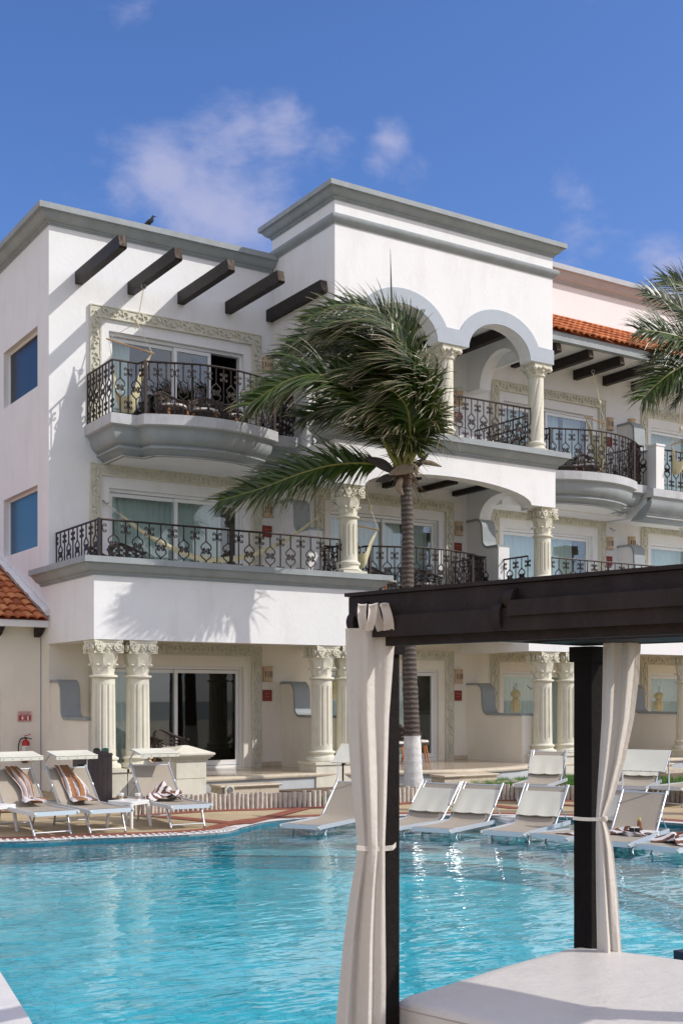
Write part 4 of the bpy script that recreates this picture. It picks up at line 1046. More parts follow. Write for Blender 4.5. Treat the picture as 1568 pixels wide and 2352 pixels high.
def brail(cx, lip):
    hw = 2.03
    path = [(cx - hw, YW - .02), (cx - hw, 21.65), (cx - 1.50, 21.65), (cx - 1.44, 21.44)]
    for k in range(13):
        x = -.435 + 2.68 * k / 12; path.append((cx + x, 21.02 + .36 * (x / 1.38) ** 2))
    path += [(cx + 1.44, 21.44), (cx + 1.50, 21.65), (cx + hw, 21.65), (cx + hw, YW - .02)]
    rail(path, lip, lip + 1.04, .165, [(cx - 1.44, 21.42), (cx + 1.44, 21.42)])
brail(10.68, 7.40); brail(15.95, 4.16); brail(21.25, 7.40)
rail([(8.0, YW - .02), (8.0, 20.66), (13.25, 20.66)], 4.3, 5.17, .235, [(8.0, 20.66), (10.72, 20.66)], 'terrace_railing')
rail([(13.55, 21.75), (13.85, 21.75), (13.85, 20.9)], 4.3, 5.17, .2, name='terrace_railing')
rail([(18.67, 21.8), (18.67, 20.95)], 4.3, 5.2, .2, name='terrace_railing'); rail([(19.15, 20.66), (24.0, 20.66)], 4.3, 5.17, .235, [], 'terrace_railing')
rail([(13.65, 20.66), (15.82, 20.66)], 7.52, 8.58, .17, name='loggia_railing'); rail([(16.22, 20.66), (18.5, 20.66)], 7.52, 8.58, .17, name='loggia_railing')
rail([(13.1, 20.97), (13.1, 21.5)], 7.25, 8.5, .17, name='loggia_railing')
rail([(18.67, 20.95), (18.67, YW - .1)], 7.5, 8.5, .17, name='loggia_railing')
rail([(23.35, 21.48), (23.35, 21.60)], 7.3, 8.4, .1, name='balcony_railing') if False else None
rail([(23.75, 21.42), (29, 21.42)], 7.30, 8.36, .17, name='balcony_railing')
# ================================================================== PALMS
random.seed(21)
WIND = RT(-1, .25).normalized()
def frond(mb, rb, P_, n_leaf=62, Lmax=.85, sag=.5, wind=.9, w=.042, r0=.03, droop_tip=.4, flat=.15, fullness=1.0, dry=.35, roll=0):
    c = cat_rom(P_, 8); n_ = len(c); cum = [0]
    for i in range(1, n_): cum.append(cum[-1] + (c[i] - c[i - 1]).length)
    L = cum[-1]
    rb.tube(c, [r0 * (1 - .85 * k / (n_ - 1)) + .003 for k in range(n_)], 5)
    def at(s):
        s = min(s, L - 1e-5)
        for i in range(1, n_):
            if s <= cum[i]: t = (s - cum[i - 1]) / (cum[i] - cum[i - 1]); return c[i - 1].lerp(c[i], t), (c[i] - c[i - 1]).normalized()
    G = Vector((0, 0, -1))
    n_leaf = int(n_leaf * 1.35); Lmax *= 1.15
    for k in range(n_leaf):
        u = .14 + .86 * (k + random.random() * .6) / n_leaf
        if u > 1: u = 1
        p, d = at(L * u)
        side = d.cross(Vector((0, 0, 1)))
        if side.length < .1: side = WIND.cross(d)
        side.normalize(); upv = side.cross(d).normalized(); ra = roll + .25 * math.sin(k * .7); side, upv = side * math.cos(ra) + upv * math.sin(ra), upv * math.cos(ra) - side * math.sin(ra)
        for sg in (-1, 1):
            if random.random() > fullness: continue
            prof = min(1, (u - .05) / .22) * (1 - .55 * max(0, (u - .55) / .45) ** 1.3)
            ll = Lmax * prof * random.uniform(.72, 1.08)
            dr = (side * sg * .85 + d * (.45 + .7 * u) + upv * flat * random.uniform(-.3, 1.4)).normalized()
            m_ = 5; q = p.copy(); ww = w * random.uniform(.75, 1.15); b = len(mb.v); jit = Vector([random.uniform(-.12, .12) for _ in range(3)])
            perp = dr.cross(upv); perp = perp.normalized() if perp.length > .1 else upv
            dryk = random.random() < dry * .62
            for j in range(m_ + 1):
                t = j / m_
                dd = (dr + WIND * wind * (t ** .8) * 1.3 + G * sag * t * 1.3 + jit * (1 + 2 * t)).normalized()
                pw = perp - dd * perp.dot(dd); pw = pw.normalized() if pw.length > .05 else dd.orthogonal().normalized()
                half = ww * (.55 + .45 * math.sin(PI * min(1, t * 1.4 + .15))) * (1 - t ** 3) * .5 + .0015
                mb.v.append(tuple(q + pw * half)); mb.v.append(tuple(q - pw * half))
                tp = max(0, (t - (.42 if dryk else .7)) / .4) * (1.0 if dryk else .35) * random.uniform(.5, 1)
                mb.tip[len(mb.v) - 1] = tp; mb.tip[len(mb.v) - 2] = tp
                q = q + dd * (ll / m_)
            for j in range(m_): mb.face((b + 2 * j, b + 2 * j + 1, b + 2 * j + 3, b + 2 * j + 2))
def fr_pts(pts, t0, dts):  # display-plane control points lifted to real depth
    return [Q(px, py, t0 + dt) for (px, py), dt in zip(pts, dts)]
TB = 22.6
palm = thing('palm_tree', 'tall coconut palm with white limewashed trunk base, its crown blown to the left', 'palm tree', (*PZ(950, 1828, 0).xy, 0))
trunk_px = [(950, 1832), (948, 1760), (946, 1690), (943, 1620), (940, 1540), (938, 1460), (935, 1380), (936, 1290), (935, 1200), (931, 1120), (926, 1080)]
rads = [.19, .168, .156, .15, .145, .135, .125, .118, .112, .106, .12]
tp = [Q(x, y, TB) for x, y in trunk_px]
def ringed(mb, pts, rr, n=14, per=.085, amp=.012):
    P_ = cat_rom(pts, 14); n_ = len(P_); out = []; R = []
    for i, p in enumerate(P_):
        u = i / (n_ - 1) * (len(rr) - 1); a = min(int(u), len(rr) - 2); r = rr[a] * (1 - (u - a)) + rr[a + 1] * (u - a)
        s = ((p.z + .03 * math.sin(p.z * 11.3) + .02 * math.sin(p.z * 29)) / per) % 1; out.append(p); R.append(r + amp * (s - .5) + random.uniform(-.003, .003))
    mb.tube(out, R, n)
mb = MB(); ringed(mb, tp[2:], rads[2:]); tr = mb.build('trunk', 'trunk', palm, smooth=60)
mb = MB(); ringed(mb, tp[:3], [r + .008 for r in rads[:3]], amp=.008); mb.build('whitewashed_trunk_base', 'limewash', tr, smooth=60)
FR = [
 # lower left frond
 ([(922, 1082), (850, 1066), (770, 1068), (690, 1088), (600, 1122), (505, 1150)], [0, -.2, -.3, -.4, -.5, -.5], dict(Lmax=.78, sag=.42, wind=.18, n_leaf=120, flat=.2, roll=1.15)),
 ([(924, 1070), (878, 997), (841, 947), (809, 902), (772, 874), (727, 861), (677, 868), (628, 892), (571, 930)], [0, -.3, -.5, -.6, -.7, -.8, -.8, -.9, -.9], dict(Lmax=.95, sag=.55, wind=.25, n_leaf=150, flat=.2, roll=1.0)),
 ([(930, 1065), (960, 985), (968, 920), (958, 872), (936, 841), (905, 828), (870, 832), (820, 850)], [0, -.4, -.7, -.9, -1.0, -1.0, -1.0, -.9], dict(Lmax=.92, sag=.6, wind=1.0, n_leaf=150, flat=.3, dry=.8, roll=.4)),
 ([(926, 1062), (930, 900), (918, 785), (872, 722), (805, 700), (745, 712), (700, 738)], [0, .2, .3, .3, .2, .2, .2], dict(Lmax=.75, sag=.3, wind=.4, n_leaf=140, flat=.4, roll=1.0)),
 ([(924, 1062), (928, 930), (900, 830), (845, 770), (780, 752), (720, 762), (670, 790)], [0, -.1, -.2, -.3, -.4, -.4, -.4], dict(Lmax=.85, sag=.4, wind=.4, n_leaf=140, flat=.3, roll=.8)),
 ([(922, 1062), (925, 950), (885, 855), (825, 795), (760, 780), (700, 795), (645, 825)], [0, .3, .5, .5, .5, .5, .5], dict(Lmax=.95, sag=.35, wind=.35, n_leaf=130, flat=.3, roll=1.1)),
 ([(928, 1060), (944, 950), (940, 850), (908, 770), (855, 735), (795, 738), (735, 755)], [0, -.3, -.4, -.5, -.5, -.5, -.5], dict(Lmax=1.0, sag=.5, wind=.6, n_leaf=130, flat=.2, dry=.9, roll=.6)),
 ([(930, 1060), (950, 965), (950, 880), (922, 802), (865, 780), (800, 795), (740, 820)], [0, .1, .2, .2, .2, .2, .2], dict(Lmax=1.0, sag=.5, wind=.6, n_leaf=130, flat=.2, dry=.9, roll=.6)),
 ([(926, 1062), (925, 980), (895, 905), (850, 862), (795, 848), (740, 858)], [0, -.2, -.4, -.5, -.6, -.6], dict(Lmax=1.0, sag=.55, wind=.45, n_leaf=120, flat=.2, dry=.7, roll=.9)),
 ([(922, 1066), (893, 1000), (855, 962), (800, 938), (745, 940), (695, 958)], [0, .2, .4, .5, .5, .5], dict(Lmax=.85, sag=.45, wind=.3, n_leaf=110, flat=.3, roll=1.0)),
 ([(930, 1066), (955, 1010), (968, 950), (955, 905), (920, 885), (870, 900)], [0, -.5, -.9, -1.1, -1.2, -1.2], dict(Lmax=1.0, sag=.75, wind=.6, n_leaf=110, flat=.2, dry=.95, roll=.6)),
 ([(926, 1064), (915, 1000), (880, 950), (835, 930), (790, 945)], [0, -.6, -.9, -1.1, -1.2], dict(Lmax=.9, sag=.8, wind=.5, n_leaf=100, flat=.2, dry=.8, roll=.6)),
 ([(928, 1060), (938, 900), (925, 800), (885, 735), (840, 705)], [0, .5, .7, .9, .9], dict(Lmax=.75, sag=.1, wind=.8, n_leaf=80, flat=.6, dry=.1)),
 ([(930, 1066), (955, 1000), (968, 940), (968, 895)], [0, .2, .3, .3], dict(Lmax=.6, sag=.5, wind=1.3, n_leaf=70, flat=.3, dry=.9)),
 ([(928, 1064), (940, 1000), (935, 940), (905, 900), (865, 892)], [0, -.8, -1.2, -1.4, -1.5], dict(Lmax=.75, sag=.8, wind=.6, n_leaf=70, flat=.2, dry=.8)),
]
for pts, dts, kw in FR:
    mb = MB(); rb = MB(); frond(mb, rb, fr_pts(pts, TB, dts), **kw)
    f = mb.build('frond', 'leaf', palm); rb.build('frond_stem', 'rachis', f, smooth=60)
# unopened spear leaf and stiff young leaflets
mb = MB(); mb.tube([Q(921, 1060, TB), Q(912, 900, TB + .2), Q(903, 760, TB + .3), Q(898, 660, TB + .3), Q(896, 572, TB + .3)], [.04, .035, .03, .018, .003], 5); mb.tip[0] = 0
for k in range(22):
    x = 902 + 3.4 * k + random.uniform(-3, 3); mb.tube([Q(905 + k * 2.2, 760, TB + .35), Q(x, 710, TB + .35), Q(x - random.uniform(0, 8), 665 + k * 2.6 + random.uniform(-12, 12), TB + .35)], [.012, .010, .002], 4)
mb.build('spear_leaf', 'leaf', palm)
# crown shaft: fibres, bracts, coconuts
mb = MB(); mb.tube([Q(927, 1118, TB), Q(926, 1090, TB), Q(925, 1060, TB), Q(925, 1030, TB)], [.13, .19, .20, .10], 12)
for k in range(46):
    a = random.uniform(0, 2 * PI); q = Q(926, random.uniform(1045, 1110), TB) + RT(.17 * math.cos(a), .17 * math.sin(a)); d = RT(math.cos(a), math.sin(a)) * random.uniform(.15, .42) + Vector((0, 0, random.uniform(-.45, .15)))
    mb.tube([q, q + d * .5 + Vector((0, 0, .04)), q + d], [.010, .007, .002], 4)
mb.build('leaf_sheath_fibre', 'fibre', palm, smooth=60)
def bract(mb, pts, w):
    P_ = cat_rom(pts, 5); n_ = len(P_) - 1; b = len(mb.v)
    for i, p in enumerate(P_):
        d = (P_[min(i + 1, n_)] - P_[max(i - 1, 0)]).normalized(); s = d.cross(RT(0, 1)).normalized(); h = w * math.sin(PI * (.12 + .83 * i / n_)) ; dep = RT(0, -1) * h * .5
        for q in (p + s * h, p + dep, p - s * h, p - dep * .3): mb.v.append(tuple(q))
    for i in range(n_):
        for k in range(4): mb.face((b + i * 4 + k, b + i * 4 + (k + 1) % 4, b + i * 4 + 4 + (k + 1) % 4, b + i * 4 + 4 + k))
for pts, dt, w, m_ in (([(905, 1085), (875, 1065), (838, 1051)], -.25, .10, 'darkbract'), ([(908, 1092), (885, 1098), (863, 1106)], -.25, .07, 'darkbract'), ([(945, 1085), (965, 1062), (985, 1040)], -.2, .05, 'darkbract'),
                       ([(955, 1062), (985, 1063), (1014, 1072)], -.2, .05, 'drybract'), ([(948, 1080), (925, 1078), (892, 1090)], -.32, .10, 'drybract'), ([(935, 1085), (950, 1075), (958, 1092)], -.34, .08, 'drybract'),
                       ([(922, 1098), (915, 1120), (926, 1137)], -.2, .07, 'drybract'), ([(945, 1065), (968, 1058), (985, 1064)], -.1, .03, 'darkbract')):
    mb = MB(); bract(mb, [Q(x, y, TB + dt) for x, y in pts], w); mb.build('dry_bract', m_, palm, smooth=60)
for (x, y, dt, r) in ((951, 1030, -.2, .075), (922, 1022, -.25, .08), (938, 1044, -.27, .06), (966, 1042, -.15, .075), (946, 1052, -.2, .055), (905, 1040, -.18, .07)):
    mb = MB(); mb.ball(Q(x, y, TB + dt), r, 10, 1.25); mb.build('coconut', 'coconut', palm, smooth=80)
for pts in ([(921, 1072), (905, 1020), (893, 975)], [(928, 1075), (936, 1030), (943, 985)], [(934, 1075), (955, 1035), (972, 990)], [(916, 1075), (897, 1045), (880, 1010)]):
    mb = MB(); mb.tube([Q(x, y, TB - .2 - .1 * i) for i, (x, y) in enumerate(pts)], [.06, .045, .03], 6); mb.build('leaf_stalk', 'rachis', palm, smooth=60)

T2 = 19.0
palm2 = thing('palm_tree', 'second coconut palm at the right edge with only its left fronds in view', 'palm tree', (*RT((1665 - 784) / F * T2, T2).xy, 0))
mb = MB(); ringed(mb, [Q(1690, 1871, T2), Q(1685, 1500, T2), Q(1675, 1200, T2), Q(1665, 900, T2), Q(1660, 850, T2)], [.2, .17, .15, .13, .14]); mb.build('trunk', 'trunk', palm2, smooth=60)
for pts, dts, kw in [
 ([(1660, 850), (1620, 770), (1575, 720), (1530, 690), (1480, 672)], [0, -.2, -.3, -.4, -.5], dict(Lmax=.6, sag=.2, wind=.2, n_leaf=100, flat=.3, dry=.2, roll=.9)),
 ([(1660, 850), (1640, 740), (1600, 680), (1560, 650), (1520, 640)], [0, .2, .3, .4, .5], dict(Lmax=.65, sag=.3, wind=.2, n_leaf=100, flat=.3, dry=.2, roll=.9)),
 ([(1660, 850), (1600, 800), (1560, 775), (1510, 762), (1465, 758)], [0, -.4, -.6, -.8, -.9], dict(Lmax=.66, sag=.3, wind=.15, n_leaf=110, flat=.3, dry=.15, roll=1.1)),
 ([(1660, 855), (1600, 835), (1550, 850), (1510, 880), (1475, 915)], [0, -.4, -.7, -.8, -.9], dict(Lmax=.66, sag=.5, wind=.1, n_leaf=100, flat=.2, dry=.4, roll=.9)),
 ([(1660, 850), (1600, 810), (1550, 800), (1515, 812), (1485, 832)], [0, .3, .5, .6, .6], dict(Lmax=.55, sag=.4, wind=.3, n_leaf=80, flat=.4, dry=.1)),
 ([(1660, 855), (1610, 860), (1575, 890), (1550, 930)], [0, -.1, -.2, -.2], dict(Lmax=.5, sag=.5, wind=.2, n_leaf=70, flat=.3, dry=.5)),
 ([(1660, 850), (1680, 740), (1720, 690), (1780, 680)], [0, 0, 0, 0], dict(Lmax=.7, sag=.5, wind=.2, n_leaf=70)),
 ([(1660, 850), (1720, 800), (1780, 800), (1840, 840)], [0, 0, 0, 0], dict(Lmax=.7, sag=.5, wind=.2, n_leaf=70))]:
    mb = MB(); rb = MB(); frond(mb, rb, fr_pts(pts, T2, dts), w=.026, r0=.02, **kw)
    f = mb.build('frond', 'leaf', palm2); rb.build('frond_stem', 'rachis', f, smooth=60)

# bird on the parapet
bp = Q(370, 524, 23.2); bp = Vector((9.95, 22.85, 11.67))
bird = thing('bird', 'small black bird perched on the grey roof cornice', 'bird', bp)
mb = MB(); R1 = RT(1, 0); U = Vector((0, 0, 1))
b0 = bp + U * .10
mb.tube([b0 - R1 * .22 - U * .07, b0 - R1 * .12 - U * .02, b0 - R1 * .03 + U * .03, b0 + R1 * .05 + U * .09, b0 + R1 * .075 + U * .15, b0 + R1 * .09 + U * .19, b0 + R1 * .12 + U * .195], [.012, .028, .062, .058, .034, .036, .018], 10)
mb.build('body', 'bird', bird, smooth=80)
mb = MB(); mb.tube([b0 + R1 * .115 + U * .195, b0 + R1 * .19 + U * .18], [.012, .002], 6); mb.build('beak', 'bird', bird)
mb = MB(); mb.tube([b0 - R1 * .16 - U * .05, b0 - R1 * .32 - U * .13], [.03, .012], 4); mb.build('tail', 'bird', bird)
for s in (-1, 1):
    mb = MB(); mb.tube([b0 + R1 * .02 + RT(0, .02 * s) + U * .02, b0 + R1 * .01 + RT(0, .025 * s) - U * .10], .006, 4); mb.build('leg', 'bird', bird)
bird.scale = (.82, .82, .82)

# ================================================================== CABANA
O = RT(.19, 5.62); e1 = (RT(1, 1)).normalized(); e2 = (RT(1, -1)).normalized()
def K(a, b, z): return Vector((O.x + e1.x * a + e2.x * b, O.y + e1.y * a + e2.y * b, z))
cab = thing('poolside_cabana', 'dark stained timber cabana frame with flat roof beside the pool', 'cabana', (O.x, O.y, 0))
def kbox(mb, a0, a1, b0, b1, z0, z1): mb.obox(K((a0 + a1) / 2, (b0 + b1) / 2, (z0 + z1) / 2), e1 * (a1 - a0) / 2, e2 * (b1 - b0) / 2, Vector((0, 0, (z1 - z0) / 2)))
A, B = 1.76, 2.6
for i, (a, b) in enumerate(((0, 0), (A, 0), (0, B), (A, B))):
    mb = MB(); kbox(mb, a - .06, a + .06, b - .06, b + .06, 0, 2.19); p = mb.build('post', 'postwood', cab)
    mb = MB(); kbox(mb, a - .08, a + .08, b - .08, b + .08, 2.10, 2.189); mb.build('post_capital', 'postwood', p)
mb = MB(); kbox(mb, 1.36, A + .125, -.125, B + .125, 2.375, 2.392); kbox(mb, -.125, -.05, -.125, B + .125, 2.375, 2.392); kbox(mb, -.049, 1.359, -.125, -.06, 2.375, 2.392); mb.build('roof_board', 'darkwood', cab)
mb = MB(); kbox(mb, -.11, A + .11, -.11, -.07, 2.20, 2.372); kbox(mb, -.11, A + .11, B + .07, B + .11, 2.20, 2.372); kbox(mb, -.11, -.07, -.069, B + .069, 2.20, 2.372); kbox(mb, A + .07, A + .11, -.069, B + .069, 2.20, 2.372)
mb.build('fascia_board', 'darkwood', cab)
mb = MB()
for k in range(9): kbox(mb, 1.36, A + .065, .0 + k * .32, .04 + k * .32, 2.25, 2.36)
mb.build('rafters', 'darkwood', cab)
mb = MB(); kbox(mb, 1.36, A + .065, -.065, B + .065, 2.205, 2.225); mb.build('ceiling_board', 'darkwood', cab)
# lower ledger boards proud of the fascia, with rounded bracket ends
def bracket(a, b, z0, z1, name='rounded_bracket'):
    mb = MB(); w = .022; pts = []
    n_ = 8; d = .052
    prof = [(0, z0), (d * .55, z0)] + [(d - .05 + .05 * math.sin(t), z0 + .05 - .05 * math.cos(t)) for t in [PI / 2 * k / 4 for k in range(1, 5)]] + [(d - .05 + .05 * math.cos(t), z1 - .05 + .05 * math.sin(t)) for t in [PI / 2 * k / 5 for k in range(6)]] + [(0, z1)]
    mb.extrude(prof, lambda u, v, ww: tuple(K(-.11 - u, b + ww, v)), -w, w)
    return mb.build(name, 'darkwood', cab, smooth=40)
mb = MB(); kbox(mb, -.142, -.111, .02, B + .1, 2.175, 2.27); mb.build('curtain_rail', 'darkwood', cab)
mb = MB(); kbox(mb, -.160, -.1425, .86, B + .1, 2.235, 2.30); mb.build('upper_rail', 'darkwood', cab)
mb = MB(); kbox(mb, -.09, -.05, .1, B, 2.135, 2.198); mb.build('inner_rail', 'darkwood', cab)
for b, z0, z1 in ((-.055, 2.20, 2.30), (.0, 2.25, 2.345), (.80, 2.172, 2.30), (.86, 2.262, 2.352)): bracket(0, b, z0, z1)
mb = MB(); kbox(mb, -.10, -.09, .12, B, 2.195, 2.2); mb.build('pale_edge_strip', 'alupaint', cab)
mb = MB(); kbox(mb, .06, A - .06, -.03, .01, .06, .2); kbox(mb, -.03, .01, .06, B, .06, .2); kbox(mb, -.02, A + .02, -.02, B, .20, .235); mb.build('bed_platform', 'darkwood', cab)

# daybed mattress
day = thing('daybed_mattress', 'thick cream vinyl mattress filling the cabana, half shaded by its roof', 'mattress', (*K(.9, 1.2, 0).xy, .236))
QD = [RT(.24, 5.66), RT(1.365, 6.90), RT(2.98, 5.67), RT(1.74, 4.36)]
raw = []
for k in range(4):
    a, b = QD[k], QD[(k + 1) % 4]; d = b - a; nn = Vector((-d.y, d.x, 0)).normalized()
    for i in range(16):
        u = i / 16; q = a.lerp(b, u) + nn * .022 * math.sin(PI * u)
        raw.append((q.x, q.y))
cen = Vector((sum(p[0] for p in raw) / len(raw), sum(p[1] for p in raw) / len(raw)))
def soft(p, ins):
    v = Vector(p) - cen; L_ = v.length; cnr = min((Vector((q.x, q.y)) - Vector(p)).length for q in QD)
    rnd = .014 * max(0, 1 - cnr / .06)
    return cen + v * (1 - (ins + rnd) / .95)
mb = MB(); prof = [(.008, .237), (0, .26), (-.006, .33), (-.002, .405), (.001, .414), (.006, .428), (.018, .441), (.04, .450), (.10, .455), (.4, .457), (.8, .458)]
b = 0
for ins, z in prof:
    for p in raw: q = soft(p, ins); mb.v.append((q.x, q.y, z + .003 * math.sin(7 * q.x) * math.sin(5 * q.y)))
n_ = len(raw)
for i in range(len(prof) - 1):
    for k in range(n_): mb.face((i * n_ + k, i * n_ + (k + 1) % n_, (i + 1) * n_ + (k + 1) % n_, (i + 1) * n_ + k))
mb.face([(len(prof) - 1) * n_ + k for k in range(n_)]); mb.face([k for k in range(n_)][::-1])
mb.build('cushion', 'vinyl', day, smooth=60)
mb = MB(); pr = [soft(p, .002) for p in raw]; mb.tube([(p.x, p.y, .412) for p in pr] + [(pr[0].x, pr[0].y, .412)], .0045, 5); mb.build('seam', 'piping', day, smooth=60)

# curtains
def curtain(name, label, tbl, t0, loc, tab=None, folds=7, amp=.045, seed=1, hem=True):
    th = thing(name, label, 'curtain', loc)
    rr = random.Random(seed); ys = [r[0] for r in tbl]
    def row(y):
        for i in range(len(tbl) - 1):
            if tbl[i][0] <= y <= tbl[i + 1][0]:
                u = (y - tbl[i][0]) / (tbl[i + 1][0] - tbl[i][0]); u = u * u * (3 - 2 * u) if False else u; return [a + (b - a) * u for a, b in zip(tbl[i], tbl[i + 1])]
        return tbl[-1]
    ph = [rr.uniform(0, 6.28) for _ in range(4)]
    def fn(u, v):
        y = ys[0] + (ys[-1] - ys[0]) * v; _, l, r, t, am = row(y)
        s = u + .025 * math.sin(9 * v + ph[0]) * math.sin(PI * u)
        w = math.sin(s * folds * 2 * PI + ph[1] + 1.2 * math.sin(v * 3 + ph[2])) + .35 * math.sin(s * folds * 3.7 * PI + ph[3] + v * 2)
        px = l + (r - l) * (u + .35 / folds * math.cos(s * folds * 2 * PI + ph[1]) * .25 * math.sin(PI * u))
        return Q(px, y, t - .03 * math.sin(PI * u) + am * amp * w * (0.25 + .75 * math.sin(PI * min(1, max(0, u * 1.02)))))
    mb = MB(); mb.grid(fn, 110, 90); c = mb.build('fabric', 'canvas', th, smooth=180)
    return th, fn, row
T_ = 5.52
cl, fn1, row1 = curtain('cabana_curtain', 'wide cream canvas curtain tied back to the near left cabana post', [
    (1443, 793, 909, 5.50, .5), (1500, 794, 904, 5.5, .55), (1650, 797, 893, 5.5, .7), (1750, 803, 890, 5.5, .8), (1850, 812, 887, 5.48, .8), (1935, 820, 884, 5.47, .5), (1950, 821, 884, 5.47, .4),
    (1990, 815, 884, 5.48, .6), (2050, 804, 884, 5.5, .9), (2150, 790, 885, 5.5, 1.0), (2250, 780, 886, 5.5, 1.0), (2352, 771, 885, 5.5, 1.0), (2450, 765, 884, 5.5, 1.0)], 5.5, (*RT(.12, 5.5).xy, 0), folds=2.4, amp=.030, seed=3)
# hanging tabs
for k, (xa, xb, xc, xd, z_) in enumerate(((822, 842, 826, 846, 0), (846, 866, 836, 856, -.03), (853, 869, 866, 888, .0), (872, 893, 880, 905, -.03))):
    mb = MB()
    def ft(u, v):
        x = (xa + (xb - xa) * u) * (1 - v) + (xc + (xd - xc) * u) * v + 3 * math.sin(v * PI) * (1 if k % 2 else -1)
        return Q(x, 1389 + 60 * v + 2 * math.sin(u * PI + k), 5.40 + z_ + .02 * math.sin(u * PI) - .015 * math.sin(v * PI))
    mb.grid(ft, 6, 12)
    def fo(u, v): return Q((xa + (xb - xa) * u), 1389 - 3 * math.sin(PI * v) + 2 * math.sin(u * PI + k), 5.40 + z_ + .09 * v)
    mb.grid(fo, 6, 4)
    mb.build('hanging_tab', 'canvas', cl, smooth=180)
mb = MB(); P_ = []
for u in [i / 12 for i in range(13)]: P_.append(Q(818 + 84 * u, 1947 + 3 * math.sin(u * PI), 5.42 + .06 * u))
for i in range(12):
    mb.poly([P_[i] + Vector((0, 0, .012)), P_[i + 1] + Vector((0, 0, .012)), P_[i + 1] - Vector((0, 0, .012)), P_[i] - Vector((0, 0, .012))])
q = P_[-1]; mb.poly([q + Vector((0, 0, .012)), q + RT(.02, .12) + Vector((0, 0, .012)), q + RT(.02, .12) - Vector((0, 0, .012)), q - Vector((0, 0, .012))])
mb.build('tie_band', 'canvas', cl, smooth=60)
cr_, fn2, row2 = curtain('cabana_curtain', 'narrow cream canvas curtain tied back to the far cabana post beside the mattress', [
    (1472, 1384, 1471, 6.72, .8), (1550, 1383, 1467, 6.72, .8), (1650, 1381, 1455, 6.7, .8), (1750, 1375, 1433, 6.68, .8), (1830, 1370, 1408, 6.66, .6), (1875, 1368, 1388, 6.65, .3), (1885, 1368, 1388, 6.65, .3),
    (1910, 1367, 1398, 6.66, .6), (1950, 1367, 1407, 6.68, .8), (2050, 1368, 1417, 6.7, .9), (2170, 1370, 1425, 6.72, 1.0), (2240, 1370, 1428, 6.74, 1.0)], 6.7, (*RT(1.55, 6.7).xy, 0), folds=2.2, amp=.030, seed=8)
mb = MB(); P_ = [Q(1314 + 78 * u, 1879 + 2.5 * math.sin(u * PI) + u, 6.60 + .0 * u) for u in [i / 10 for i in range(11)]]
for i in range(10): mb.poly([P_[i] + Vector((0, 0, .010)), P_[i + 1] + Vector((0, 0, .010)), P_[i + 1] - Vector((0, 0, .010)), P_[i] - Vector((0, 0, .010))])
mb.ball(Q(1388, 1881, 6.6), .018, 8); mb.build('tie_band', 'canvas', cr_, smooth=60)
mb = MB(); mb.grid(lambda u, v: fn2(.985 + .0 * u, v) + (Q(10, 0, 1) - Q(0, 0, 1)) * (u * .035 * 25) * .0 + RT(-.028 * (1 - u), -.012), 2, 60); mb.build('stitched_hem', 'canvas', cr_, smooth=180)
